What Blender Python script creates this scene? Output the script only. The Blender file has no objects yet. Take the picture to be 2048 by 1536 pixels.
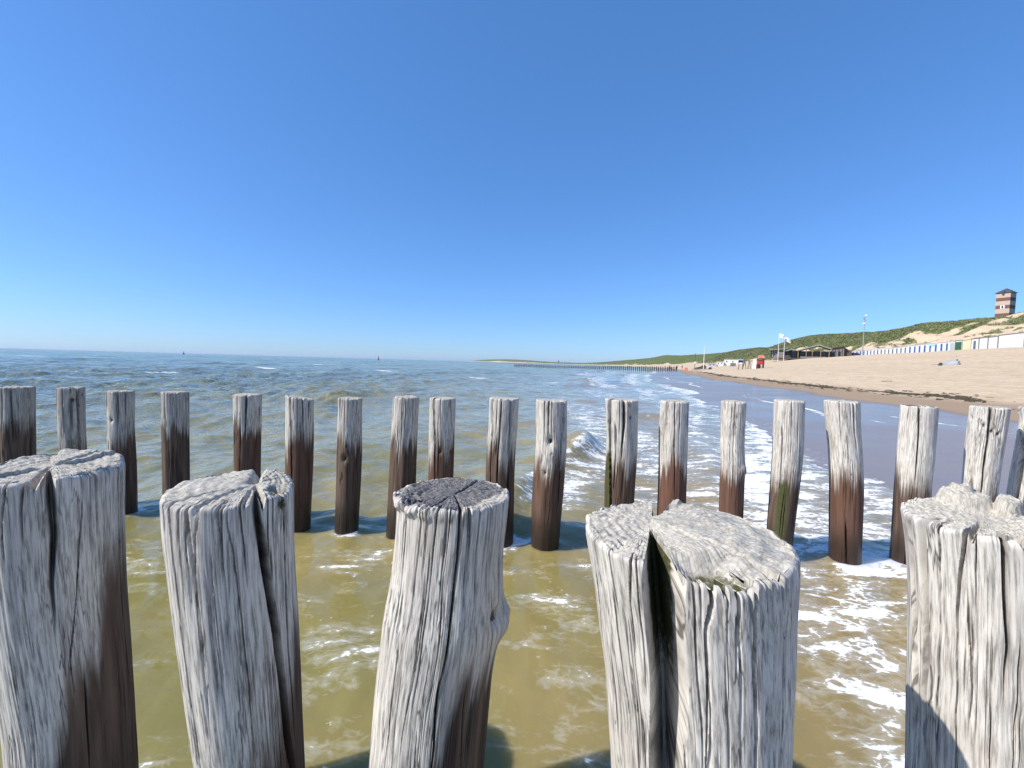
import bpy, bmesh, math, random
import numpy as np
from mathutils import Matrix, Vector
random.seed(7); RNG = np.random.default_rng(7)
R_ = math.radians
scene = bpy.context.scene
COL = scene.collection

# ------------------------------------------------------------------ camera
W0, H0, F0 = 2048.0, 1536.0, 870.0            # photograph size and focal length in its pixels
EYE = np.array([0.0, 0.0, 1.30])
PITCH = math.atan(43.0 / F0); ROLL = math.atan(0.0283)
_F = np.array([0, math.cos(PITCH), -math.sin(PITCH)])
_R0 = np.array([1.0, 0, 0]); _U0 = np.array([0, math.sin(PITCH), math.cos(PITCH)])
CX = math.cos(ROLL) * _R0 + math.sin(ROLL) * _U0
CY = -math.sin(ROLL) * _R0 + math.cos(ROLL) * _U0
cam_d = bpy.data.cameras.new('camera'); cam = bpy.data.objects.new('camera', cam_d); COL.objects.link(cam)
cam_d.sensor_width = 36; cam_d.lens = 36 * F0 / W0; cam_d.clip_start = 0.02; cam_d.clip_end = 60000
m = Matrix.Identity(4)
for i in range(3):
    m[i][0] = CX[i]; m[i][1] = CY[i]; m[i][2] = -_F[i]; m[i][3] = EYE[i]
cam.matrix_world = m; scene.camera = cam

# ------------------------------------------------------------------ world, sun, exposure
SUN_EL = R_(43); sx, sy = -0.958, -0.287
world = bpy.data.worlds.new('World'); scene.world = world; world.use_nodes = True
wn = world.node_tree.nodes; wl = world.node_tree.links
bg = wn['Background']; sky = wn.new('ShaderNodeTexSky'); sky.sky_type = 'NISHITA'; sky.sun_disc = False
sky.sun_elevation = SUN_EL; sky.sun_rotation = math.atan2(sx, sy)
sky.air_density = 1.0; sky.dust_density = 0.2; sky.ozone_density = 2.6; sky.altitude = 0
tint = wn.new('ShaderNodeMix'); tint.data_type = 'RGBA'; tint.blend_type = 'MULTIPLY'; tint.inputs['Factor'].default_value = 1.0
tint.inputs['B'].default_value = (0.73, 0.97, 1.42, 1)          # the phone's colour rendering of a clear sky
wl.new(sky.outputs['Color'], tint.inputs['A']); even = wn.new('ShaderNodeMix'); even.data_type = 'RGBA'; even.inputs['Factor'].default_value = 0.36
even.inputs['B'].default_value = (0.52, 2.15, 4.9, 1)
wl.new(tint.outputs['Result'], even.inputs['A']); wl.new(even.outputs['Result'], bg.inputs['Color']); bg.inputs['Strength'].default_value = 0.112
sun_d = bpy.data.lights.new('sun', 'SUN'); sun = bpy.data.objects.new('sun', sun_d); COL.objects.link(sun)
sun_d.energy = 4.8; sun_d.angle = R_(0.53); sun_d.color = (1.0, 0.94, 0.84)
sd = Vector((sx * math.cos(SUN_EL), sy * math.cos(SUN_EL), math.sin(SUN_EL)))
sun.rotation_euler = sd.to_track_quat('Z', 'Y').to_euler(); sun.location = sd * 50
scene.view_settings.view_transform = 'Standard'; scene.view_settings.look = 'None'
scene.view_settings.exposure = 0.36; scene.view_settings.gamma = 1.0

# ------------------------------------------------------------------ helpers: picture <-> place
def ray(px, py):
    d = _F * F0 + CX * (px - W0 / 2) - CY * (py - H0 / 2)
    return d
def at_y(px, py, Y):
    d = ray(px, py); return EYE + d * (Y / d[1])
def horizon(px): return H0 / 2 - (43.0 - 0.0283 * (px - W0 / 2))
def smooth(a, b, x):
    t = np.clip((x - a) / (b - a), 0, 1); return t * t * (3 - 2 * t)
def gauss(x): return np.exp(-x * x)

# ------------------------------------------------------------------ helpers: noise
def _hash(i, j, k, s):
    h = (i * 374761393 + j * 668265263 + k * 2147483647 + s * 974634757) & 0xFFFFFFFF
    h = ((h ^ (h >> 13)) * 1274126177) & 0xFFFFFFFF
    h = h ^ (h >> 16)
    return (h & 0xFFFFFF) / float(0xFFFFFF)
def vn(x, y, z=0.0, s=0):
    x, y, z = np.broadcast_arrays(np.asarray(x, float), np.asarray(y, float), np.asarray(z, float))
    xi = np.floor(x).astype(np.int64); yi = np.floor(y).astype(np.int64); zi = np.floor(z).astype(np.int64)
    fx = x - xi; fy = y - yi; fz = z - zi
    fx = fx * fx * (3 - 2 * fx); fy = fy * fy * (3 - 2 * fy); fz = fz * fz * (3 - 2 * fz)
    def L(a, b, t): return a + (b - a) * t
    r = []
    for dz in (0, 1):
        a = L(_hash(xi, yi, zi + dz, s), _hash(xi + 1, yi, zi + dz, s), fx)
        b = L(_hash(xi, yi + 1, zi + dz, s), _hash(xi + 1, yi + 1, zi + dz, s), fx)
        r.append(L(a, b, fy))
    return L(r[0], r[1], fz) * 2 - 1
def fbm(x, y, z=0.0, s=0, o=4):
    t = 0; a = 1; n = 0
    for k in range(o):
        t = t + a * vn(np.asarray(x) * 2**k, np.asarray(y) * 2**k, np.asarray(z) * 2**k, s + k * 17); n += a; a *= .5
    return t / n

# ------------------------------------------------------------------ helpers: meshes and objects
def tag(o, label=None, cat=None, group=None, kind=None):
    if label: o['label'] = label
    if cat: o['category'] = cat
    if group: o['group'] = group
    if kind: o['kind'] = kind
    return o
def raw_mesh(name, V, F, attrs=None, vattrs=None, smooth_=True):
    me = bpy.data.meshes.new(name); V = np.asarray(V, np.float32); F = np.asarray(F, np.int32)
    n = F.shape[1]
    me.vertices.add(len(V)); me.vertices.foreach_set('co', V.ravel())
    me.loops.add(F.size); me.loops.foreach_set('vertex_index', F.ravel())
    me.polygons.add(len(F)); me.polygons.foreach_set('loop_start', np.arange(0, F.size, n, dtype=np.int32))
    me.update(calc_edges=True)
    if smooth_: me.polygons.foreach_set('use_smooth', np.ones(len(F), bool))
    for k, a in (attrs or {}).items():
        at = me.attributes.new(k, 'FLOAT', 'POINT'); at.data.foreach_set('value', np.asarray(a, np.float32).ravel())
    for k, a in (vattrs or {}).items():
        at = me.attributes.new(k, 'FLOAT_VECTOR', 'POINT'); at.data.foreach_set('vector', np.asarray(a, np.float32).ravel())
    me.update(); return me
def link(name, me, mat=None, parent=None):
    o = bpy.data.objects.new(name, me); COL.objects.link(o)
    if mat is not None and me is not None and not me.materials: me.materials.append(mat)
    if parent: o.parent = parent
    return o
def grid_faces(nr, nc, wrap=False):
    i = np.arange(nr - 1)[:, None]; j = np.arange(nc if wrap else nc - 1)[None, :]
    a = i * nc + j; b = i * nc + (j + 1) % nc; c = (i + 1) * nc + (j + 1) % nc; d = (i + 1) * nc + j
    return np.stack([a, b, c, d], -1).reshape(-1, 4)
def empty(name, loc, rz=0.0):
    o = bpy.data.objects.new(name, None); COL.objects.link(o); o.location = loc; o.rotation_euler = (0, 0, rz)
    o.empty_display_size = .2; return o
class MB:
    def __init__(s): s.v = []; s.f = []
    def add(s, v, f):
        n = len(s.v); s.v += [tuple(map(float, p)) for p in v]; s.f += [tuple(n + i for i in q) for q in f]; return s
    def box(s, x0, x1, y0, y1, z0, z1):
        return s.add([(x0,y0,z0),(x1,y0,z0),(x1,y1,z0),(x0,y1,z0),(x0,y0,z1),(x1,y0,z1),(x1,y1,z1),(x0,y1,z1)],
                     [(0,3,2,1),(4,5,6,7),(0,1,5,4),(1,2,6,5),(2,3,7,6),(3,0,4,7)])
    def prism(s, poly, y0, y1):                     # polygon in x,z pushed along y
        n = len(poly)
        v = [(x, y0, z) for x, z in poly] + [(x, y1, z) for x, z in poly]
        f = [tuple(range(n)), tuple(range(2*n-1, n-1, -1))] + [(i, i+n, (i+1)%n+n, (i+1)%n) for i in range(n)]
        return s.add(v, f)
    def tube(s, p0, p1, r0, r1=None, n=8):
        r1 = r0 if r1 is None else r1
        p0 = Vector(p0); p1 = Vector(p1); d = (p1 - p0).normalized()
        a = d.orthogonal().normalized(); b = d.cross(a)
        v = []
        for p, r in ((p0, r0), (p1, r1)):
            for k in range(n):
                t = 2*math.pi*k/n; q = p + (a*math.cos(t) + b*math.sin(t)) * r; v.append(tuple(q))
        f = [tuple(range(n-1,-1,-1)), tuple(range(n, 2*n))] + [(k, (k+1)%n, (k+1)%n+n, k+n) for k in range(n)]
        return s.add(v, f)
    def lathe(s, prof, n=16, c=(0,0,0)):
        v = []; f = []
        for r, z in prof:
            for k in range(n):
                t = 2*math.pi*k/n; v.append((c[0]+r*math.cos(t), c[1]+r*math.sin(t), c[2]+z))
        for i in range(len(prof)-1):
            for k in range(n):
                f.append((i*n+k, i*n+(k+1)%n, (i+1)*n+(k+1)%n, (i+1)*n+k))
        f.append(tuple(range(n-1,-1,-1))); f.append(tuple(range((len(prof)-1)*n, len(prof)*n)))
        return s.add(v, f)
    def build(s, name, mat, parent=None, bevel=0.0):
        me = bpy.data.meshes.new(name); me.from_pydata(s.v, [], s.f); me.update()
        bm = bmesh.new(); bm.from_mesh(me); bmesh.ops.recalc_face_normals(bm, faces=bm.faces)
        if bevel: bmesh.ops.bevel(bm, geom=list(bm.edges), offset=bevel, segments=1, affect='EDGES')
        bm.to_mesh(me); bm.free()
        return link(name, me, mat, parent)

# ------------------------------------------------------------------ helpers: materials
def new_mat(name):
    mt = bpy.data.materials.new(name); mt.use_nodes = True
    return mt, mt.node_tree.nodes, mt.node_tree.links, mt.node_tree.nodes['Principled BSDF']
class NT:
    """small node-writing helper"""
    def __init__(s, mt): s.t = mt.node_tree; s.n = s.t.nodes; s.l = s.t.links
    def put(s, sock, val):
        if hasattr(val, 'links') or isinstance(val, bpy.types.NodeSocket): s.l.new(val, sock)
        else: sock.default_value = val
    def math(s, op, a, b=0.0, c=None, clamp=False):
        nd = s.n.new('ShaderNodeMath'); nd.operation = op; nd.use_clamp = clamp
        s.put(nd.inputs[0], a); s.put(nd.inputs[1], b)
        if c is not None: s.put(nd.inputs[2], c)
        return nd.outputs[0]
    def step(s, a, b, x):
        nd = s.n.new('ShaderNodeMapRange'); nd.interpolation_type = 'SMOOTHSTEP'
        s.put(nd.inputs['Value'], x); s.put(nd.inputs['From Min'], a); s.put(nd.inputs['From Max'], b)
        return nd.outputs[0]
    def mix(s, f, a, b):
        nd = s.n.new('ShaderNodeMix'); nd.data_type = 'RGBA'
        s.put(nd.inputs['Factor'], f); s.put(nd.inputs['A'], (*a, 1) if isinstance(a, tuple) else a)
        s.put(nd.inputs['B'], (*b, 1) if isinstance(b, tuple) else b); return nd.outputs['Result']
    def attr(s, name, vec=False):
        nd = s.n.new('ShaderNodeAttribute'); nd.attribute_name = name
        return nd.outputs['Vector'] if vec else nd.outputs['Fac']
    def coord(s, which='Object'): return s.n.new('ShaderNodeTexCoord').outputs[which]
    def mapping(s, vec, scale=(1,1,1), rot=(0,0,0), loc=(0,0,0)):
        nd = s.n.new('ShaderNodeMapping'); s.l.new(vec, nd.inputs['Vector'])
        nd.inputs['Scale'].default_value = scale; nd.inputs['Rotation'].default_value = rot; nd.inputs['Location'].default_value = loc
        return nd.outputs[0]
    def noise(s, vec, scale, detail=4, rough=.55, dist=0.0, out='Fac'):
        nd = s.n.new('ShaderNodeTexNoise'); s.l.new(vec, nd.inputs['Vector']); nd.inputs['Scale'].default_value = scale
        nd.inputs['Detail'].default_value = detail; nd.inputs['Roughness'].default_value = rough; nd.inputs['Distortion'].default_value = dist
        return nd.outputs[out]
    def voro(s, vec, scale, feature='DISTANCE_TO_EDGE', out='Distance'):
        nd = s.n.new('ShaderNodeTexVoronoi'); nd.feature = feature; s.l.new(vec, nd.inputs['Vector']); nd.inputs['Scale'].default_value = scale
        return nd.outputs[out]
    def vadd(s, a, b, sc=1.0):
        v = s.n.new('ShaderNodeVectorMath'); v.operation = 'MULTIPLY_ADD'
        s.put(v.inputs[0], b); v.inputs[1].default_value = (sc,)*3; s.put(v.inputs[2], a); return v.outputs[0]
    def bump(s, h, strength=.5, dist=.01, normal=None):
        nd = s.n.new('ShaderNodeBump'); nd.inputs['Strength'].default_value = strength
        s.put(nd.inputs['Distance'], dist); s.l.new(h, nd.inputs['Height'])
        if normal is not None: s.l.new(normal, nd.inputs['Normal'])
        return nd.outputs[0]
def paint(name, col, rough=.6, var=.12, scale=3.0, metal=0.0):
    mt, n, l, p = new_mat(name); t = NT(mt)
    nz = t.noise(t.coord(), scale, 6, .65)
    a = tuple(max(0, c * (1 - var)) for c in col); b = tuple(min(1, c * (1 + var)) for c in col)
    l.new(t.mix(nz, a, b), p.inputs['Base Color']); p.inputs['Roughness'].default_value = rough; p.inputs['Metallic'].default_value = metal
    return mt

def wood_material():
    mt, n, l, p = new_mat('weathered_wood'); t = NT(mt)
    g = t.attr('gco', True); brown = t.attr('brown'); moss_shade = t.attr('moss_shade'); dark = t.attr('dark'); red = t.attr('red'); tone = t.attr('tone')
    n1 = t.noise(g, 190, 5, .68); n2 = t.noise(g, 34, 5, .6); n3 = t.noise(t.coord(), 5.5, 4, .6); n4 = t.noise(t.coord(), 60, 4, .7)
    ble = t.mix(t.step(.30, .60, n1), (.215, .195, .170), (.675, .637, .575))
    ble = t.mix(t.math('MULTIPLY', t.step(.52, .68, n2), .45), ble, (.27, .245, .23))
    ble = t.mix(t.math('MULTIPLY', t.step(.45, .75, n3), .38), ble, (.46, .39, .345))
    ble = t.mix(t.math('MULTIPLY', t.step(.62, .74, n4), .25), ble, (.66, .65, .63))
    hl = t.math('ABSOLUTE', t.math('SUBTRACT', t.noise(g, 80, 3, .5), .5)); hm = t.step(.42, .62, t.noise(g, 21, 3, .5))
    ble = t.mix(t.math('MULTIPLY', t.math('MULTIPLY', t.math('SUBTRACT', 1.0, t.step(.006, .03, hl)), hm), .85), ble, (.075, .066, .060))
    kr = t.attr('kr'); rn = t.math('FRACT', t.math('ADD', t.math('MULTIPLY', kr, 95), t.math('MULTIPLY', t.noise(t.coord(), 22, 4, .6), 3.0)))
    rl = t.math('SUBTRACT', 1.0, t.step(.05, .20, t.math('ABSOLUTE', t.math('SUBTRACT', rn, .5))))
    ble = t.mix(t.math('MULTIPLY', t.math('MULTIPLY', rl, t.step(.001, .004, kr)), .36), ble, (.17, .15, .12))
    ble = t.mix(t.math('MULTIPLY', t.step(.001, .004, kr), .42), ble, t.mix(n4, (.22, .195, .13), (.46, .42, .33)))
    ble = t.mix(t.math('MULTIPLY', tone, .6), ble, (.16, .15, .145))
    br = t.mix(t.step(.3, .75, n2), (.046, .032, .024), (.165, .118, .088))
    br = t.mix(t.math('MULTIPLY', red, .8), br, t.mix(n2, (.070, .030, .020), (.215, .100, .064)))
    edge = t.math('ADD', brown, t.math('ADD', t.math('MULTIPLY_ADD', n2, .7, -.35), t.math('MULTIPLY_ADD', n3, .5, -.25)))
    f = t.step(.25, .95, edge)
    c = t.mix(f, ble, br)
    c = t.mix(t.math('MULTIPLY', t.step(1.25, 2.1, edge), .85), c, (.022, .017, .013))
    dk = t.step(.35, .6, t.math('ADD', dark, t.math('MULTIPLY_ADD', n4, .8, -.4)))
    dcol = t.mix(t.step(.35, .7, n1), (.05, .048, .05), (.26, .245, .235))
    c = t.mix(dk, c, dcol)
    ms = t.step(.4, .7, t.math('ADD', moss_shade, t.math('MULTIPLY_ADD', n4, .8, -.4)))
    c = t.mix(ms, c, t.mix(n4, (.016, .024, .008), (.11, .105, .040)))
    l.new(c, p.inputs['Base Color'])
    l.new(t.math('MULTIPLY_ADD', t.step(1.3, 1.9, brown), -.5, .86), p.inputs['Roughness'])
    p.inputs['Specular IOR Level'].default_value = .3
    b1 = t.bump(n1, .5, .0022); b2 = t.bump(n2, .25, .003, b1)
    l.new(b2, p.inputs['Normal'])
    return mt
WOOD = wood_material()

# ------------------------------------------------------------------ coast geometry
def crom(xk, yk):
    xk = np.array(xk, float); yk = np.array(yk, float)
    def f(x):
        x = np.asarray(x, float); xc = np.clip(x, xk[0], xk[-1])
        i = np.clip(np.searchsorted(xk, xc) - 1, 0, len(xk) - 2)
        sl = np.gradient(yk, xk)
        h = xk[i+1] - xk[i]; u = (xc - xk[i]) / h
        a = 2*u**3 - 3*u**2 + 1; b = u**3 - 2*u**2 + u; c = -2*u**3 + 3*u**2; d = u**3 - u**2
        return a*yk[i] + b*h*sl[i] + c*yk[i+1] + d*h*sl[i+1]
    return f
xs = crom([-40, 0, 4, 15, 46, 95, 140, 200, 335, 457, 650, 1000, 1600, 2200, 3000, 4000, 4700, 5200],
          [-8, 3.2, 4.3, 7.2, 14.5, 31, 46, 66, 105, 140, 190, 250, 305, 290, 190, 20, -240, -600])
CREST_T = 150.0
sil = [(2048,627),(1995,636),(1930,641),(1880,645),(1855,646),(1810,658),(1770,663),(1700,668),(1632,671),(1600,677),(1570,688),(1545,697),(1520,696),(1500,698),
       (1470,701),(1445,705),(1415,708),(1390,709),(1360,711),(1330,710),(1300,716),(1260,719.5),(1230,722),(1200,724.5),(1165,726.3),(1130,725.5),(1090,723.5),(1060,721),(1030,719),(1008,718.5)]
_zz = np.geomspace(60, 5000, 6000); _cx = xs(_zz) + CREST_T; _ct = _cx / _zz
kz, kh = [], []
for px, py in sil:
    d = ray(px, py); tt = d[0] / d[1]
    k = int(np.argmin(np.abs(_ct - tt))); Z = _zz[k]; kz.append(Z); kh.append(EYE[2] + d[2] / d[1] * Z)
o_ = np.argsort(kz); kz = np.array(kz)[o_]; kh = np.array(kh)[o_]
def crest_h(Y): return np.interp(Y, np.concatenate([[-100, kz[0]-60], kz, [5000, 5400]]), np.concatenate([[kh[0], kh[0]], kh, [kh[-1]*.8, 0]]))
_pt = [-80,-30,-10,-5,0,3,6.5,8.5,10,12,20,30,40,50,60,75,85]
_ph = [-4,-1.7,-.62,-.32,0,.07,.19,.33,.45,.66,1.45,2.5,3.9,5.3,6.1,6.85,7.5]
beach_prof = crom(_pt, _ph)
def ground(t, Y, X, fine=True):
    Hc = crest_h(Y)
    lowb = 1 - .72 * smooth(450, 1900, np.asarray(Y, float)); h = beach_prof(t) * lowb
    s = np.clip((t - 85) / (CREST_T - 85), 0, 1)
    sh = .55 * s + .45 * (s * s * (3 - 2 * s))
    up = 7.5 * lowb + (Hc - 7.5 * lowb) * sh
    after = np.clip((t - CREST_T) / 90, 0, 1); up = up - (Hc * .5) * after**1.5
    h = np.where(t > 85, up, h)
    lowfar = smooth(3600, 4200, np.asarray(Y, float))
    if fine:
        dn = smooth(84, 100, t)
        env = dn * (1 - .85 * gauss((t - CREST_T) / 14))
        h = h + env * (4.2 * fbm(X / 30, Y / 30, 0, 3, 4) + 2.2 * fbm(X / 8, Y / 8, 0, 9, 3)) + dn * .55 * fbm(X / 4, Y / 4, 0, 77, 3)
        bm_ = smooth(12, 22, t) * (1 - dn)
        h = h + bm_ * (.10 * fbm(X / 5, Y / 5, 0, 21, 4)) + smooth(8, 11, t) * (1 - dn) * .05 * fbm(X / 1.1, Y / 1.1, 0, 22, 3)
        h = h + smooth(20, 60, t) * (1 - smooth(80, 90, t)) * .25 * fbm(X / 18, Y / 18, 0, 31, 2)
    return h
def ground_xy(X, Y): return float(ground(np.array(X - xs(Y)), np.array(float(Y)), np.array(float(X))))

def build_beach():
    Y = np.concatenate([np.arange(-16, 20, .5), 20 * 1.0175 ** np.arange(0, 322)])
    T = np.concatenate([np.linspace(-80, -6, 10), np.arange(-5, 16, .15), np.arange(16, 84, .75), np.arange(84, 178, .8), np.linspace(180, 600, 16)])
    YY, TT = np.meshgrid(Y, T, indexing='ij'); XX = xs(YY) + TT
    ZZ = ground(TT, YY, XX)
    V = np.stack([XX, YY, ZZ], -1).reshape(-1, 3)
    s = np.clip((TT - 85) / (CREST_T - 85), 0, 2)
    th = np.interp(YY, [0, 100, 140, 170, 200, 235, 270, 320], [1.05, 1.04, .98, .86, .64, .44, .22, .05])
    veg = smooth(-.17, .17, s - th + .42 * fbm(XX / 26, YY / 26, 0, 5, 4) + .34 * fbm(XX / 6, YY / 6, 0, 6, 3)) * smooth(.02, .10, s)
    tuft = smooth(.14, .26, fbm(XX / 4.5, YY / 4.5, 0, 61, 3)) * smooth(84, 96, TT) * (1 - veg) * .8
    veg = np.maximum(veg, tuft)
    veg = veg * (1 - .5 * smooth(2800, 3600, YY) * smooth(.7, .2, s))
    wob = .9 * fbm(YY / 6, YY / 6, 0, 41, 3) + .25 * fbm(XX / 1.2, YY / 1.2, 0, 42, 2)
    wet = (1 - smooth(6.0, 6.9, TT + wob)) * (.86 + .14 * smooth(-.4, .4, fbm(XX / 3, YY / 3, 0, 46, 3)))
    damp = 1 - smooth(8.6, 10.4, TT + wob * 1.3)
    l1 = 2.0 + 1.3 * fbm(YY / 7, YY * 0 + 1, 0, 51, 3); l2 = 4.3 + 1.3 * fbm(YY / 9, YY * 0 + 4, 0, 52, 3)
    fo = .9 * gauss((TT - l1) / .13) * smooth(-.35, .25, vn(YY / 4, YY * 0, 0, 5)) + .75 * gauss((TT - l2) / .09) * smooth(0, .4, vn(YY / 5, YY * 0 + 7, 0, 8))
    l3 = 3.1 + 1.6 * fbm(YY / 5, YY * 0 + 9, 0, 57, 3); fo = fo + .7 * gauss((TT - l3) / .07) * smooth(-.1, .4, vn(YY / 3, YY * 0 + 2, 0, 58))
    fo = fo + .42 * (1 - smooth(-.2, 1.1, TT + .7 * fbm(XX / 1.6, YY / 1.6, 0, 53, 3)))
    me = raw_mesh('beach', V, grid_faces(*XX.shape)[:, ::-1], dict(veg=veg, wet=wet, damp=damp, foam=fo, tide=TT))
    mt, n, l, p = new_mat('sand'); t = NT(mt); co = t.coord()
    n1 = t.noise(co, .35, 6, .6); n2 = t.noise(co, 6, 6, .7); n3 = t.noise(co, .9, 6, .65)
    fp = t.voro(t.vadd(co, t.noise(co, 1.5, 3, .6, out='Color'), .6), 1.6, 'F1')
    dry = t.mix(n1, (.53, .405, .268), (.63, .50, .358)); dry = t.mix(t.math('MULTIPLY', t.step(.5, .75, n2), .35), dry, (.42, .305, .19))
    dmp = t.mix(n3, (.29, .205, .135), (.35, .255, .17)); wetc = t.mix(n3, (.20, .142, .095), (.26, .19, .13))
    td = t.math('ADD', t.attr('tide'), t.math('MULTIPLY_ADD', n1, 7.0, -3.5))
    bands = t.noise(t.n.new('ShaderNodeCombineXYZ').outputs[0], 1.0, 3, .6); cbx = [q for q in t.n if q.bl_idname == 'ShaderNodeCombineXYZ'][-1]; t.l.new(td, cbx.inputs[0]); cbx.inputs[1].default_value = 3.7
    dry = t.mix(t.math('MULTIPLY', t.step(.48, .62, fp), .22), dry, (.36, .26, .165)); dry = t.mix(t.math('MULTIPLY', t.step(.52, .68, bands), .38), dry, (.40, .285, .175)); dry = t.mix(t.math('MULTIPLY', t.step(.60, .70, t.noise(co, 2.3, 5, .7)), .35), dry, (.36, .26, .165))
    c = t.mix(t.attr('damp'), dry, dmp); c = t.mix(t.attr('wet'), c, wetc)
    vg = t.step(.3, .62, t.math('ADD', t.attr('veg'), t.math('ADD', t.math('MULTIPLY_ADD', n3, .8, -.4), t.math('MULTIPLY_ADD', n2, .5, -.25))))
    gcol = t.mix(t.step(.35, .65, n1), (.055, .085, .022), (.150, .165, .060)); gcol = t.mix(t.math('MULTIPLY', t.step(.5, .7, n3), .7), gcol, (.030, .048, .012))
    gcol = t.mix(t.math('MULTIPLY', t.step(.56, .72, n2), .55), gcol, (.20, .175, .085))
    c = t.mix(vg, c, gcol)
    fn = t.noise(co, 7, 6, .7)
    fm = t.step(.45, .7, t.math('ADD', t.attr('foam'), t.math('MULTIPLY_ADD', fn, 1.0, -.5)))
    c = t.mix(fm, c, (.78, .79, .80)); l.new(c, p.inputs['Base Color'])
    wetf = t.math('MULTIPLY', t.attr('wet'), t.math('SUBTRACT', 1.0, fm))
    l.new(t.math('MULTIPLY_ADD', wetf, -.76, .9), p.inputs['Roughness'])
    l.new(t.math('MULTIPLY_ADD', wetf, .20, .15), p.inputs['Specular IOR Level'])
    h = t.math('ADD', t.math('MULTIPLY', fp, .7), t.math('MULTIPLY', n2, .5))
    dist = t.math('MULTIPLY_ADD', t.attr('damp'), -.155, .16)
    l.new(t.bump(h, .7, dist), p.inputs['Normal'])
    o = link('beach', me, mt); tag(o, kind='structure'); return o
build_beach()

# ------------------------------------------------------------------ sea
WAVES = []
_r = np.random.default_rng(11)
for lam in np.geomspace(.16, 14, 46):
    for q in range(2):
        ang = _r.normal(R_(-8), R_(30 if lam > 2 else 48)); WAVES.append((lam, ang, _r.uniform(0, 6.28), .0080 * lam**.85 * (.32 if lam > 3 else .62 if lam > 1 else 1) * _r.uniform(.6, 1.3)))
def sea_height(X, Y, cell):
    z = np.zeros_like(X)
    t = X - xs(Y)
    shoal = .22 + .78 * smooth(1.5, -14, t)
    calm = .62 + .38 * smooth(2.2, 3.4, Y)
    wx = X + .35 * fbm(X / 2.5, Y / 2.5, 0, 88, 2); wy = Y + .35 * fbm(X / 2.5 + 9, Y / 2.5, 0, 89, 2)
    for lam, a, ph, A in WAVES:
        k = 2 * math.pi / lam
        fade = smooth(.45, .22, cell / lam)
        if fade.max() <= 0: continue
        s = np.sin(k * (wx * math.cos(a) + wy * math.sin(a)) + ph)
        z = z + fade * A * (s + .35 * s * s - .17)
    grp = .65 + .7 * smooth(-.5, .5, fbm(X / 9, Y / 9, 0, 90, 2))
    z = z * shoal * calm * grp
    # a small breaker running in along the shore, and older wave fronts
    wob = .35 * fbm(Y / 2.2, Y * 0, 0, 91, 2)
    for t0, amp, y0, y1, wd in BREAK:
        e = smooth(y0 - .9, y0 + .5, Y) * smooth(y1 + 1.5, y1 - .5, Y) * (.7 + .5 * vn(Y / 1.3, Y * 0 + t0, 0, 92))
        u = (t + wob - t0) / wd
        z = z + amp * e * np.where(u > 0, gauss(u / .55), gauss(u / 1.35))
    return z
BREAK = [(-4.1, .25, 3.7, 7.6, .40), (-2.1, .10, 4.5, 16, .35), (-2.6, .14, 11, 24, .6), (-5.5, .22, 26, 44, 1.0), (-3.0, .20, 30, 70, .9), (-9, .3, 50, 90, 1.6),
         (-12.5, .22, 13, 20, 1.0), (-11, .2, 8.5, 11, .9)]
def sea_foam(X, Y):
    t = X - xs(Y); w = .75 * fbm(Y / 2.6, X / 6, 0, 101, 3)
    tw = t + w + 1.5 * smooth(14, 3.5, Y)
    f = .62 * smooth(2.2, .6, tw) * smooth(-.9, -.15, tw) * (.65 + .35 * vn(Y / 1.7, X / 1.7, 0, 103))
    f = f + .36 * smooth(-4.2, -1.2, tw) * smooth(3.3, 4.2, Y) * (.7 + .6 * fbm(X / 1.4, Y / 3.0, 0, 104, 2))
    f = f + .30 * smooth(-9, -3.5, tw) * smooth(4.2, 6.0, Y) * smooth(45, 25, Y) * smooth(-.2, .5, fbm(X / 2.0, Y / 5, 0, 105, 3)) * 1.4
    wob = .35 * fbm(Y / 2.2, Y * 0, 0, 91, 2)
    for (t0, amp, y0, y1, wd), st in zip(BREAK, (.62, .4, .5, .8, .8, .6, .0, .0)):
        e = smooth(y0 - .5, y0 + .5, Y) * smooth(y1 + 1, y1 - .5, Y)
        u = (t + wob - t0) / wd
        f = f * (1 - .5 * e * smooth(.5, -.6, u) * smooth(-2.5, -.9, u)); f = f + st * e * smooth(-.15, .25, u) * smooth(2.2, .7, u) * (.75 + .5 * vn(Y / .8, X / .8, 0, 107))
    # between the two rows of posts
    inb = smooth(3.3, 2.9, Y)
    f = f + inb * (.26 * smooth(.75, 1.5, X) + .33 * gauss((X - .28) / .22) * gauss((Y - 2.15) / .28) + .36 * gauss((X + .73) / .22) * gauss((Y - 2.0) / .17)
                   + .22 * gauss((X + .6) / .3) * gauss((Y - 1.42) / .12) + .11 + .14 * smooth(-.2, .6, fbm(X / .5, Y / .35, 0, 131, 3)) + .14 * gauss((Y - 2.75) / .2))
    f = np.minimum(f, .50) + .22 * gauss((tw - .15) / .22) * smooth(3.2, 4.0, Y)
    # distant whitecaps
    for px, py, r in ((775, 742, 1.3), (317, 744, .9), (470, 712, 1.6), (1150, 742, .8), (330, 757, .4), (955, 758, .6), (205, 707, 1.5), (640, 729, 1.5), (1110,764,.5), (60, 712, 2.0), (540, 736, .9)):
        d = ray(px, py); k = -EYE[2] / d[2]; cx, cy = d[0] * k, d[1] * k
        f = f + .95 * gauss((X - cx) / (r * 1.6)) * gauss((Y - cy) / (r * .9))
    return f
POST_SPOTS = []   # filled before the sea is built
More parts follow.
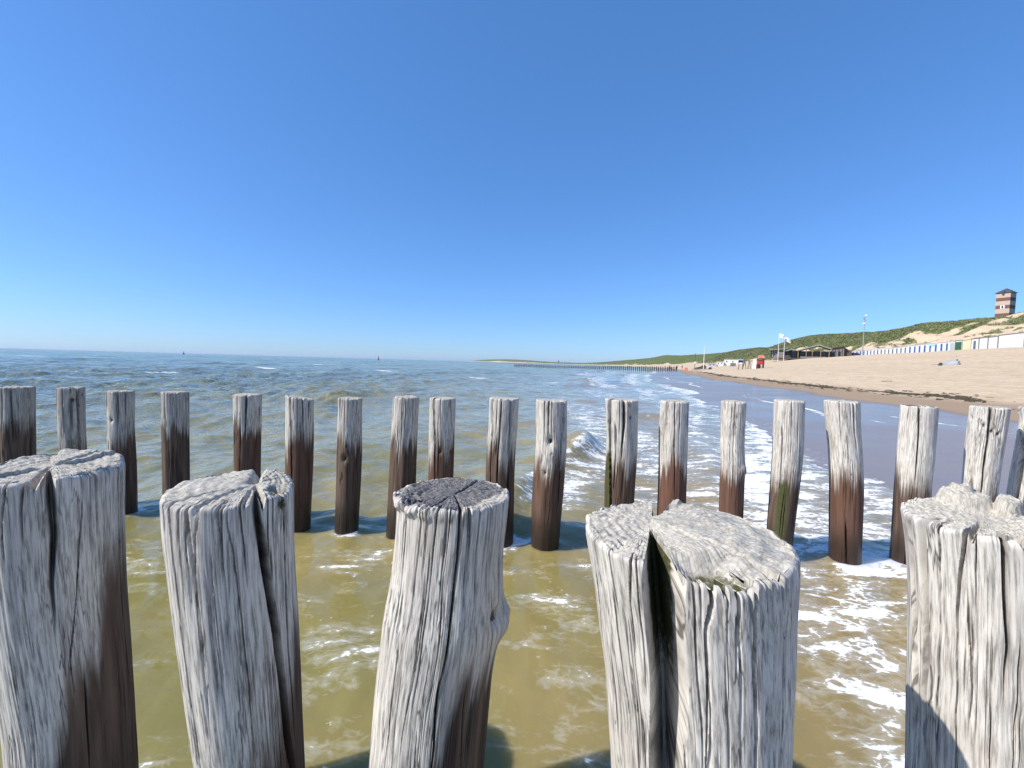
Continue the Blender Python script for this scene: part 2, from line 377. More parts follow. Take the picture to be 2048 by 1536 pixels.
def build_sea():
    Y = [-4.0]
    while Y[-1] < 26000:
        y = Y[-1]; Y.append(y + (.4 if y < -.5 else (.12 if y < .5 else (.022 if y < 4 else max(.022, (y * .0065 if y < 60 else (y * .012 if y < 300 else y * .06)))))))
    Y = np.array(Y); N = 440
    u = np.linspace(0, 1, N)
    XL = -(1.45 * np.maximum(Y, 0) + 3.5); XR = np.minimum(1.45 * np.maximum(Y, 0) + 4.0, xs(Y) + 2.5)
    XR = np.where(Y > 5200, 1.0 * Y, XR); XR = np.where((Y > 4300) & (Y <= 5200), xs(np.minimum(Y, 5200)) + 400, XR)
    XX = XL[:, None] + (XR - XL)[:, None] * u[None, :]; YY = np.repeat(Y[:, None], N, 1)
    cell = np.maximum((XR - XL)[:, None] / N, np.gradient(Y)[:, None]) * np.ones_like(XX)
    ZZ = sea_height(XX, YY, cell)
    fo = sea_foam(XX, YY)
    for (x, y, r) in POST_SPOTS:
        d = np.hypot(XX - x, YY - y); fo = fo + .62 * gauss((d - r - .02) / .06) * smooth(-.3, .4, vn(XX / .15, YY / .15, 0, 120)); ZZ = ZZ + .012 * gauss((d - r) / .05)
    ZZ = ZZ - .12 * smooth(.3, 2.4, XX - xs(YY)) * (YY < 4300)
    V = np.stack([XX, YY, ZZ], -1).reshape(-1, 3)
    dep = smooth(-1, -26, XX - xs(YY)) * .6 + .4 * smooth(-20, -160, XX - xs(YY))
    me = raw_mesh('sea', V, grid_faces(*XX.shape), dict(foam=fo, deep=dep, right=smooth(-.8, 1.3, XX - .12 * YY)))
    mt, n, l, p = new_mat('sea_water'); t = NT(mt); co = t.coord()
    n1 = t.noise(co, .9, 4, .55); n2 = t.noise(co, 5.5, 4, .6, .4)
    near = t.mix(t.step(.35, .68, n1), (.225, .195, .060), (.305, .245, .092))
    near = t.mix(t.math('MULTIPLY', t.attr('right'), .75), near, t.mix(n1, (.255, .188, .080), (.315, .230, .110)))
    body = t.mix(t.attr('deep'), near, (.090, .155, .155)); 
    # foam
    cs = t.mapping(co, (.75, 1.7, 1), (0, 0, -.3)); wv = t.vadd(cs, t.noise(co, 3.0, 3, .6, out='Color'), .5)
    e1 = t.voro(wv, 4.2); e2 = t.voro(wv, 11)
    web = t.math('MAXIMUM', t.math('SUBTRACT', 1.0, t.step(0, .10, e1)), t.math('MULTIPLY', t.math('SUBTRACT', 1.0, t.step(0, .14, e2)), .7))
    fb = t.noise(cs, 2.9, 7, .66, .6); fs = t.noise(co, 17, 4, .6)
    v = t.math('ADD', t.attr('foam'), t.math('MULTIPLY_ADD', fb, 2.2, -1.1)); v = t.math('ADD', v, t.math('MULTIPLY_ADD', web, .17, -.04)); v = t.math('ADD', v, t.math('MULTIPLY_ADD', fs, .5, -.25))
    fm = t.step(.55, .68, v); thin = t.math('MULTIPLY', t.step(.25, .62, v), .22)
    spk = t.math('MULTIPLY', t.step(.66, .70, fs), t.step(.12, .35, t.attr('foam')))
    fm = t.math('MAXIMUM', fm, t.math('MULTIPLY', spk, .85)); ftot = t.math('MAXIMUM', fm, thin)
    fcol = t.mix(t.step(.2, .6, fs), (.58, .60, .60), (.80, .81, .81))
    l.new(t.mix(ftot, body, fcol), p.inputs['Base Color'])
    l.new(t.math('MULTIPLY_ADD', fm, .6, .06), p.inputs['Roughness']); p.inputs['IOR'].default_value = 1.333
    l.new(t.math('MULTIPLY_ADD', fm, -.35, .5), p.inputs['Specular IOR Level'])
    p.inputs['Subsurface Weight'].default_value = .75; p.inputs['Subsurface Radius'].default_value = (.30, .30, .18); p.inputs['Subsurface Scale'].default_value = .9
    # ripples: scale grows with distance
    r1 = t.noise(t.mapping(co, (1, .75, 1)), 9, 3, .55, .3); r2 = t.noise(t.mapping(co, (1.0, .6, 1)), 1.1, 5, .6, .4); r3 = t.noise(t.mapping(co, (.8, 1.0, 1)), .16, 7, .66, .3)
    b = t.bump(r1, .35, .020); b = t.bump(r2, .6, t.math('MULTIPLY', t.attr('deep'), .22), b); b = t.bump(r3, 1.0, t.math('MULTIPLY', t.attr('deep'), 2.2), b)
    b = t.bump(v, .35, t.math('MULTIPLY', fm, .03), b)
    l.new(b, p.inputs['Normal'])
    o = link('sea', me, mt); tag(o, kind='structure')

# ------------------------------------------------------------------ groyne posts
def make_post(label, Yc, edges, ytop, seed, cracks=(), knots=(), Nth=540, Nz=150, nsmall=12, brown_z=.62, brown_side=0.0, brown_w=.10,
              red=.3, tone=0.0, moss_spots=(), dark_cap=0.0, top_fn=None, rim=.018, group=None, bottom=-.75, rough=1.0, slant=(0, 0), side_moss=(), fuzz=0.0, rim_fn=None, poff=0.0, back_slot=None):
    rg = np.random.default_rng(seed)
    zs, xc, rr, azc = [], [], [], []
    for y, l_, r_ in edges:
        dl = ray(l_, y); dr = ray(r_, y); al = math.atan2(dl[0], dl[1]); ar = math.atan2(dr[0], dr[1])
        a = (al + ar) / 2; D = Yc / math.cos(a); r = D * math.sin((ar - al) / 2)
        dm = ray((l_ + r_) / 2, y); z = EYE[2] + dm[2] / math.hypot(dm[0], dm[1]) * (D - r * .6)
        zs.append(z); xc.append(D * math.sin(a)); rr.append(r); azc.append(a)
    o = np.argsort(zs); zs = np.array(zs)[o]; xc = np.array(xc)[o]; rr = np.array(rr)[o]
    a0 = math.atan2(xc[-1], Yc); D0 = math.hypot(xc[-1], Yc)
    dt = ray((edges[0][1] + edges[0][2]) / 2, ytop); ztop = EYE[2] + dt[2] / math.hypot(dt[0], dt[1]) * D0
    sl = (xc[-1] - xc[0]) / max(.05, zs[-1] - zs[0])
    zs = np.concatenate([[bottom], zs, [ztop + .3]]); sl = np.clip(sl, -.12, .12)
    xc = np.concatenate([[xc[0] - sl * (zs[1] - bottom) * .6], xc, [xc[-1] + sl * (zs[-1] - zs[-2])]]); rr = np.concatenate([[rr[0]], rr, [rr[-1]]])
    fx = crom(zs, xc); fr = crom(zs, rr)
    s = np.linspace(-1, 1, Nth, endpoint=False); th = math.pi * (.42 * s + .58 * s**3)
    q = np.linspace(0, 1, Nz); zz = bottom + (ztop - bottom) * (1 - (1 - q)**1.35); zz[-1] = ztop
    TH, Z = np.meshgrid(th, zz, indexing='xy')           # rows = z
    RB = fr(Z) * (poff * np.sin(TH) + np.sqrt(1 - (poff * np.cos(TH))**2)); ct, st = np.cos(TH), np.sin(TH)
    sc = 1.0 if Yc < 2 else 1.15
    R = RB * (1 + .030 * rough * fbm(ct * 1.2, st * 1.2, Z * 1.6, seed, 2)) + .0028 * rough * fbm(ct * 4, st * 4, Z * 2.0, seed + 5, 3)
    g1 = fbm(ct * 20 * sc, st * 20 * sc, Z * .9, seed + 9, 3); g2_ = fbm(ct * 42 * sc, st * 42 * sc, Z * 1.5, seed + 12, 2)
    R = R - .0045 * rough * gauss(g1 / .06) * smooth(.0, .5, fbm(ct * 5, st * 5, Z * 4, seed + 14, 2)) - .0005 * rough * g2_
    depth = np.zeros_like(R); Rs = R.copy()
    def px_u(px, py):
        d = ray(px, py); a = math.atan2(d[0], d[1]); z = EYE[2] + d[2] / math.hypot(d[0], d[1]) * (D0 - rr[2] * .8)
        ac = math.atan2(float(fx(z)), Yc); Dc = math.hypot(float(fx(z)), Yc)
        u = np.clip(math.sin(a - ac) * Dc / float(fr(z)), -.97, .97); return math.atan2(u + poff, math.sqrt(1 - u * u)), z
    def groove(tc, w, dp, mask, pw=2.2):
        d = np.abs((TH - tc + math.pi) % (2 * math.pi) - math.pi) * RB
        return dp * mask * np.exp(-(d / (w * .5 + 1e-6))**pw * .9)
    for c in cracks:
        pts, w, dp = c['p'], c['w'], c['d']
        tz = sorted([px_u(*p) for p in pts], key=lambda k: k[1])
        zt = np.array([k[1] for k in tz]); tt = np.array([k[0] for k in tz])
        open_top = c.get('top', True); hi = zt[-1]
        tc = np.interp(Z, zt, tt) + .035 * fbm(Z * 5, Z * 0, 0, seed + int(pts[0][0]), 3)
        m_ = smooth(zt[0] - c.get('tail', .12), zt[0] + .10, Z)
        if not open_top: m_ = m_ * smooth(hi + .06, hi - .03, Z)
        wz = w * (np.interp(Z, [zt[0] - .1, zt[-1]], [c.get('wb', .45), 1.0]))
        depth = np.maximum(depth, groove(tc, wz, dp, m_, c.get('pw', 5)))
    for k in range(nsmall):
        t0 = rg.uniform(-1.6, 1.6) if k < nsmall * .75 else rg.uniform(-math.pi, math.pi)
        top = rg.random() < .6; L = rg.uniform(.06, .45) * (1 if Yc < 2 else 1.2); z1 = ztop + .1 if top else rg.uniform(.35, ztop - .05)
        tc = t0 + rg.normal(0, .10) * (Z - z1) + .03 * fbm(Z * 6, Z * 0, 0, seed + 100 + k, 2)
        m_ = smooth(z1 - L - (.1 if top else 0), z1 - L * .3, Z) * (1 if top else smooth(z1, z1 - L * .4, Z))
        w = rg.uniform(.0020, .0034) * (1 if Yc < 2 else 2.2)
        depth = np.maximum(depth, groove(tc, w, rg.uniform(.006, .014), m_, 4))
    if back_slot: depth = np.maximum(depth, groove(math.pi - .12, back_slot[0], back_slot[1], 1.0, 10))
    R = R - np.minimum(depth, R * .86)
    km = np.zeros_like(R)
    for (kx, ky_, kr, kb) in knots:
        t0, z0 = px_u(kx, ky_); d = np.sqrt((((TH - t0 + math.pi) % (2*math.pi) - math.pi) * RB / kr)**2 + ((Z - z0) / (kr * 1.25))**2)
        R = R + kb * (1.5 if kb < 0 else 1) * gauss(d) - abs(kb) * .7 * gauss(d / .35); km = np.maximum(km, gauss(d / .75) * (1 if kb < 0 else .6))
    if rim_fn is not None: R = R + rim_fn(TH, Z - ztop)
    # rounded, broken rim
    rw = rim * (1 + .6 * fbm(ct * 6, st * 6, 0, seed + 31, 2)); rw = np.maximum(rw, .002); e = np.clip((Z - (ztop - rw)) / rw, 0, 1); R = R - rw * .8 * (1 - np.sqrt(np.clip(1 - e * e, 0, 1))) * (R / RB)
    ca, sa = math.cos(a0), math.sin(a0)
    # unit vectors: toward the viewer's side (front) and to the right
    fxv, fyv = -sa, -ca; rxv, ryv = ca, -sa
    def place(TH, R, Z):
        a_, b_ = np.sin(TH) * R, np.cos(TH) * R
        a_ = a_ - poff * fr(Z)
        return np.stack([fx(Z) + a_ * rxv + b_ * fxv, Yc + a_ * ryv + b_ * fyv, Z], -1)
    ztilt = slant[0] * np.sin(TH) * RB + slant[1] * np.cos(TH) * RB
    tip = .006 * fbm(ct * 9, st * 9, 0, seed + 44, 3) * rough
    blend = smooth(ztop - .12, ztop, Z)
    ext = top_fn(TH, np.ones_like(TH)) if top_fn is not None else 0
    Zs = Z + blend * (ztilt + tip + ext)
    side = place(TH, R, Zs)
    # attributes on the shaft
    vz = brown_z + brown_side * np.sin(TH) + .13 * fbm(ct * 2.2, st * 2.2, 0, seed + 55, 3) + .06 * vn(ct * 12, st * 12, 0, seed + 56)
    brown = np.clip((vz - Z) / (2 * brown_w) + .5, 0, 1.15) + .85 * smooth(.42, .05, Z) * (1 if Yc > 2 else .75)
    moss_shade = np.zeros_like(R)
    for (mx, my, mr, mv) in moss_spots:
        t0, z0 = px_u(mx, my); d = np.sqrt((((TH - t0 + math.pi) % (2*math.pi) - math.pi) * RB / mr)**2 + ((Z - z0) / (mr * 1.2))**2); moss_shade = np.maximum(moss_shade, mv * gauss(d))
    for (mx, mw, z0, z1, mv) in side_moss:
        t0, _ = px_u(mx, edges[0][0] + 60); d = ((TH - t0 + math.pi) % (2*math.pi) - math.pi) * RB / mw
        moss_shade = np.maximum(moss_shade, mv * gauss(d) * smooth(z0, z0 - .15, Z) * smooth(z1 - .05, z1 + .1, Z))
    if back_slot: moss_shade = np.maximum(moss_shade, .75 * smooth(.03, .07, depth) * smooth(ztop - .45, ztop - .1, Z))  # cleft algae, spread by depth so it also paints the gap's shade dark
    dark = km * .9 + fuzz * smooth(ztop - .03, ztop, Z)
    att = dict(brown=brown, moss_shade=moss_shade, dark=dark, red=np.full(R.shape, red), tone=tone + .35 * smooth(-.1, .6, fbm(ct * 2, st * 2, Z * 3, seed + 66, 3)))
    gco = np.stack([ct * RB, st * RB, Zs * .055 + seed], -1)
    root = empty('groyne_post', (float(fx(0.0)), Yc, 0.0)); tag(root, label, 'post', group)
    off = np.array([float(fx(0.0)), Yc, 0.0])
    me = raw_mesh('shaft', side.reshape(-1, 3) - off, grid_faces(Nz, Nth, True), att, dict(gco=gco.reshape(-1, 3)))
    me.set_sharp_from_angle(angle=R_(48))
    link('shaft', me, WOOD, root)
    # end grain
    NK = 34 if Yc < 2 else 12
    kk = np.linspace(1, .015, NK)**.9
    TH2, K = np.meshgrid(th, kk, indexing='xy'); c2, s2 = np.cos(TH2), np.sin(TH2)
    rsm = np.maximum(Rs[-1] * .985, R[-1])[None, :]; R2 = np.minimum(rsm * K, R[-1][None, :]); K = R2 / rsm
    z2 = Zs[-1][None, :] * 0 + ztop + slant[0] * s2 * R2 + slant[1] * c2 * R2 + tip[-1][None, :] * K**3
    inn = smooth(1.0, .93, K)
    rad = fbm(c2 * 26, s2 * 26, K * 5.0, seed + 71, 2); blk = fbm(c2 * K * 9, s2 * K * 9, 0, seed + 74, 3); ring = fbm(K * 14 + .5 * vn(c2 * 2, s2 * 2, 0, seed), c2 * .6, s2 * .6, seed + 72, 2)
    z2 = z2 + inn * rough * (-.0030 * np.abs(rad) * smooth(.15, .6, K) - .0025 * ring * smooth(.05, .3, K) + .006 * fbm(c2 * K * 2.2, s2 * K * 2.2, 0, seed + 73, 3) - .0022 * np.abs(blk) - .0012 * np.sin(K * 46 + 2.5 * fbm(c2 * K * 3, s2 * K * 3, 0, seed + 75, 2))) + rim * .35 * inn * smooth(0, .2, 1 - K)
    if top_fn is not None: z2 = z2 + top_fn(TH2, K)
    z2[0] = Zs[-1]; R2[0] = R[-1]
    cap = place(TH2, R2, np.full_like(z2, ztop)); cap[..., 2] = z2
    dc = dark_cap * (smooth(1.02, .86, K + .10 * fbm(c2 * 2, s2 * 2, 0, seed + 81, 3) + (.16 * smooth(-.3, .8, np.sin(TH2 - .2)) * smooth(-.2, .5, c2) if Yc < 2 else 0)))
    cm = np.zeros_like(K)
    if top_fn is not None: cm = np.clip(-top_fn(TH2, K) * 22, 0, .75) * smooth(.2, .5, c2 + .6)
    V = np.concatenate([cap.reshape(-1, 3), [[*(cap[-1].mean(0))]]]) - off
    F = grid_faces(NK, Nth, True)
    last = (NK - 1) * Nth; cen = NK * Nth
    tri = np.array([(last + j, last + (j + 1) % Nth, cen, cen) for j in range(Nth)])
    me2 = bpy.data.meshes.new('end_grain')
    F = F.tolist() + [(a, b, c) for a, b, c, _ in tri]
    me2.from_pydata(V.tolist(), [], F); me2.polygons.foreach_set('use_smooth', np.ones(len(F), bool))
    z0_ = np.zeros(1)
    for nm, a in dict(brown=np.zeros_like(K), moss_shade=cm, dark=dc + .35 * fuzz, kr=R2, red=np.zeros_like(K), tone=np.full(K.shape, tone * .5)).items():
        at = me2.attributes.new(nm, 'FLOAT', 'POINT'); at.data.foreach_set('value', np.concatenate([a.ravel(), [a[-1, 0]]]).astype(np.float32))
    g2 = np.stack([c2 * .12, s2 * .12, K * .10 + seed], -1).reshape(-1, 3); g2 = np.concatenate([g2, g2[-1:]])
    at = me2.attributes.new('gco', 'FLOAT_VECTOR', 'POINT'); at.data.foreach_set('vector', g2.astype(np.float32).ravel())
    me2.update(); me2.set_sharp_from_angle(angle=R_(48)); link('end_grain', me2, WOOD, root)
    POST_SPOTS.append((float(fx(0.0)), Yc, float(fr(0.0))))
    return root

def ck(*p, w=.006, d=.03, **k): return dict(p=p, w=w, d=d, **k)
def adiff(a, b): return (a - b + math.pi) % (2 * math.pi) - math.pi

def cl(TH, K, a, w=.035, k0=.05): return gauss(K * np.sin(adiff(TH, a)) / w) * (np.cos(adiff(TH, a)) > 0) * smooth(k0, k0 + .12, K)
# --- front row (nearest the viewer)
FR = 'thick weathered posts of the nearer groyne row'
def top1(TH, K):
    return .016 * smooth(.0, .8, np.cos(TH - 2.6)) * K - .022 * cl(TH, K, -.2, .05) - .014 * cl(TH, K, 2.3, .04) - .012 * cl(TH, K, -1.3, .035) - .010 * cl(TH, K, 1.2, .03) - .010 * cl(TH, K, -2.3, .04) + .005 * np.sign(np.sin(TH * 3 + .4)) * smooth(.1, .3, K) * smooth(1, .9, K)
make_post('stout grey post, brown down one side, beside the leaning post with one long split', 1.06,
          [(935, -82, 251), (1072, -70, 252), (1221, -48, 256), (1350, -22, 265), (1440, -2, 270), (1536, 8, 275)], 938, 101,
          cracks=[ck((98, 950), (108, 1060), (104, 1160), w=0.0170, d=.075, wb=.2), ck((183, 940), (188, 1010), w=0.0054, d=.03), ck((232, 940), (240, 1200), (262, 1440), w=0.0036, d=.03), ck((50, 960), (48, 1010), w=0.0060, d=.03), ck((160, 1020), (150, 1180), (135, 1300), w=0.0024, d=.012, top=False), ck((18, 960), (12, 1040), w=0.0048, d=.03)],
          brown_z=.50, brown_side=.34, brown_w=.14, red=.12, top_fn=top1, rim=.010, group=FR, nsmall=8)
def top2(TH, K):
    pit = gauss(adiff(TH, .68) / .20) * smooth(.45, .6, K) * smooth(1.02, .93, K)
    return -.05 * pit - .025 * cl(TH, K, .08, .04) - .022 * cl(TH, K, 3.0, .09, 0) - .014 * cl(TH, K, -.78, .03) - .012 * cl(TH, K, 1.9, .035) - .010 * cl(TH, K, -.2, .025, .3) - .010 * cl(TH, K, -1.2, .025, .3) - .010 * cl(TH, K, 2.5, .03, .2) + .008 * np.cos(TH - 2.8) * K
make_post('leaning bleached post split from top to foot with a mossy pit in its rim', .985,
          [(978, 318, 588), (1072, 322, 588), (1136, 329, 589), (1200, 337, 592), (1264, 345, 596), (1392, 364, 602), (1536, 386, 607)], 974, 202,
          cracks=[ck((506, 985), (513, 1040), (534, 1179), (551, 1307), (570, 1478), (580, 1536), w=.017, d=.095, wb=.9, tail=.4, pw=12), ck((560, 1000), (562, 1100), (570, 1300), (578, 1400), w=0.0048, d=.045, wb=.5),
                  ck((380, 1010), (390, 1110), (402, 1230), (412, 1330), w=0.0060, d=.045, wb=.5), ck((400, 1020), (394, 1060), w=0.0042, d=.03), ck((433, 1010), (440, 1060), (444, 1090), w=0.0036, d=.03), ck((455, 1020), (470, 1140), (492, 1350), (498, 1420), w=0.0030, d=.022), ck((478, 1010), (484, 1080), w=0.0036, d=.025), ck((345, 1010), (352, 1080), (360, 1190), w=0.0042, d=.025), ck((330, 1010), (334, 1040), w=0.0036, d=.02), ck((372, 1300), (402, 1536), w=0.0036, d=.02, top=False), ck((430, 1150), (440, 1240), w=0.0024, d=.012, top=False)],
          brown_z=.45, brown_side=.22, brown_w=.13, red=.2, top_fn=top2, rim=.009, group=FR, nsmall=14, moss_spots=[(556, 1005, .022, .75)], poff=-.36)
def rim3(TH, dz):
    return (.010 * gauss(adiff(TH, -.95) / .62) + .005 * gauss(adiff(TH, -2.0) / .7)) * smooth(-.030, -.012, dz) * (1 + .9 * fbm(np.cos(TH) * 14, np.sin(TH) * 14, dz * 60, 5, 3))
def top3(TH, K):
    crust = smooth(.55, .85, K) * gauss(adiff(TH, -1.15) / .8)
    return -.012 * cl(TH, K, .12, .022, 0) - .010 * cl(TH, K, -.42, .02, .1) - .010 * cl(TH, K, 2.6, .025, 0) - .006 * cl(TH, K, 1.9, .02, .2) - .006 * (1 - K) + crust * .011 * fbm(np.cos(TH) * K * 16, np.sin(TH) * K * 16, 0, 7, 3)
make_post('bleached post with a charcoal lichen-crusted round top and a knot low on its right', 1.0,
          [(1000, 797, 1018), (1048, 795, 1014), (1127, 789, 1006), (1206, 779, 1005), (1265, 768, 1004), (1325, 761, 994), (1384, 754, 984), (1463, 747, 976), (1536, 741, 970)], 984, 303,
          cracks=[ck((920, 1021), (915, 1107), (905, 1206), (893, 1305), (878, 1364), (870, 1483), w=0.0051, d=.045, wb=.7), ck((936, 1005), (934, 1065), w=0.0048, d=.03), ck((880, 1017), (873, 1090), w=0.0042, d=.03), ck((822, 1021), (813, 1076), w=0.0042, d=.022), ck((900, 1015), (897, 1050), w=0.0030, d=.022), ck((862, 1150), (845, 1290), (820, 1420), w=0.0024, d=.016, top=False), ck((975, 1010), (974, 1050), w=0.0036, d=.018), ck((996, 1080), (990, 1200), w=0.0036, d=.018, top=False), ck((800, 1350), (782, 1536), w=0.0030, d=.02, top=False), ck((925, 1390), (918, 1536), w=0.0024, d=.015, top=False)],
          knots=[(1001, 1283, .030, .026), (985, 1255, .016, -.012)], brown_z=.46, brown_side=.20, brown_w=.09, red=.0, tone=.05, dark_cap=1.0, top_fn=top3, rim=.006, group=FR, nsmall=26, fuzz=0.0, rim_fn=rim3)
def top4(TH, K):
    tr = gauss(adiff(TH, .62) / .26) * smooth(.62, .78, K) * smooth(1.0, .95, K)
    jag = gauss(adiff(TH, .6) / .40) * smooth(.90, .97, K) * (.012 + .014 * np.sign(vn(np.cos(TH) * 22, np.sin(TH) * 22, 0, 3)))
    kx_, ky_ = K * np.sin(TH), K * np.cos(TH); bk = .35 * (.026 * smooth(.35, .5, gauss((kx_ - .16) / .13) * gauss((ky_ + .74) / .16)) + .014 * smooth(.35, .5, gauss((kx_ - .32) / .1) * gauss((ky_ + .72) / .12))) * smooth(1, .95, K)
    return -.035 * tr - .35 * jag - .012 * gauss(adiff(TH, .6) / .45) * smooth(.8, 1, K) + bk + .012 * smooth(.2, .9, np.sin(TH)) * smooth(1, .6, K) - .014 * cl(TH, K, 1.7, .02) - .010 * cl(TH, K, 1.05, .018) + .003 * fbm(np.cos(TH) * K * 12, np.sin(TH) * K * 12, 0, 9, 3)
make_post('very broad white post cleft by a wide black gap with a splintered mossy rim', .80,
          [(1068, 1157, 1598), (1114, 1168, 1598), (1168, 1176, 1597), (1239, 1186, 1592), (1345, 1197, 1588), (1434, 1207, 1583), (1536, 1213, 1578)], 1066, 404,
          cracks=[ck((1338, 1080), (1334, 1150), (1336, 1300), (1338, 1420), (1330, 1536), w=.054, d=.175, wb=.85, pw=16, tail=.4), ck((1357, 1105), (1360, 1150), (1355, 1200), w=0.0048, d=.03), ck((1405, 1105), (1406, 1150), (1400, 1220), w=0.0060, d=.035), ck((1436, 1110), (1438, 1150), w=0.0036, d=.03), ck((1472, 1100), (1470, 1140), w=0.0054, d=.03), ck((1455, 1150), (1452, 1220), w=0.0054, d=.03, top=False), ck((1487, 1130), (1483, 1203), (1478, 1345), (1481, 1523), w=0.0048, d=.04, wb=.8), ck((1512, 1080), (1514, 1110), w=0.0036, d=.03), ck((1567, 1090), (1572, 1130), w=0.0060, d=.03), ck((1277, 1070), (1278, 1150), (1275, 1200), w=0.0036, d=.022), ck((1210, 1200), (1214, 1320), w=0.0036, d=.02, top=False), ck((1250, 1240), (1265, 1420), w=0.0024, d=.015, top=False), ck((1400, 1300), (1396, 1500), w=0.0030, d=.02, top=False), ck((1535, 1340), (1528, 1480), w=0.0024, d=.015, top=False)],
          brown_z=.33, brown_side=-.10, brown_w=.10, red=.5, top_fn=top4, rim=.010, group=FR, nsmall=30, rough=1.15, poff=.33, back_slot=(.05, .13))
def top5(TH, K):
    kx_, ky_ = K * np.sin(TH), K * np.cos(TH)
    knob = (.022 * smooth(.25, .45, gauss((kx_ + .25) / .34) * gauss((ky_ + .62) / .30)) + .026 * smooth(.3, .5, gauss((kx_ - .28) / .16) * gauss((ky_ + .60) / .26)) + .012 * smooth(.3, .5, gauss((kx_ + .30) / .16) * gauss((ky_ + .75) / .16))) * (1 + .12 * fbm(kx_ * 5, ky_ * 5, 0, 4, 2)) * smooth(1.0, .93, K)
    return knob + .014 * smooth(.3, -1, np.cos(TH)) * smooth(.2, .6, K) - .018 * cl(TH, K, -.1, .03) - .018 * cl(TH, K, .45, .035) - .012 * cl(TH, K, -.75, .05, .2) - .012 * cl(TH, K, 1.2, .03) + .005 * fbm(np.cos(TH) * K * 10, np.sin(TH) * K * 10, 0, 19, 3)
make_post('bleached post with two broad side grooves, pale ripple bands and curled wood on top', .865,
          [(1040, 1795, 2168), (1110, 1804, 2168), (1223, 1809, 2166), (1335, 1807, 2162), (1448, 1804, 2158), (1536, 1803, 2155)], 1046, 505,
          cracks=[ck((1821, 1040), (1827, 1150), (1832, 1250), (1833, 1400), (1830, 1460), w=0.0136, d=.022, wb=.9, pw=5), ck((1846, 1040), (1851, 1150), (1855, 1290), (1852, 1400), w=0.0136, d=.045, wb=.5, pw=4), ck((1929, 1050), (1923, 1130), (1921, 1220), w=0.0048, d=.035), ck((1937, 1230), (1941, 1310), (1940, 1370), w=0.0024, d=.016, top=False), ck((2006, 1060), (2007, 1180), (2010, 1290), w=0.0066, d=.05), ck((1915, 1330), (1912, 1536), w=0.0024, d=.018, top=False), ck((1978, 1440), (1976, 1536), w=0.0018, d=.012, top=False), ck((1881, 1080), (1882, 1150), w=0.0030, d=.018), ck((1951, 1060), (1950, 1130), w=0.0024, d=.015), ck((2030, 1330), (2020, 1536), w=0.0024, d=.015, top=False)],
          brown_z=.36, brown_side=-.06, brown_w=.12, red=.6, tone=0, rim_fn=lambda T, dz: .0022 * np.sin(dz * 62 + 1.2 * np.sin(T * 2)) * smooth(-.08, -.2, dz) * gauss(adiff(T, .15) / .8), top_fn=top5, rim=.012, group=FR, nsmall=10)

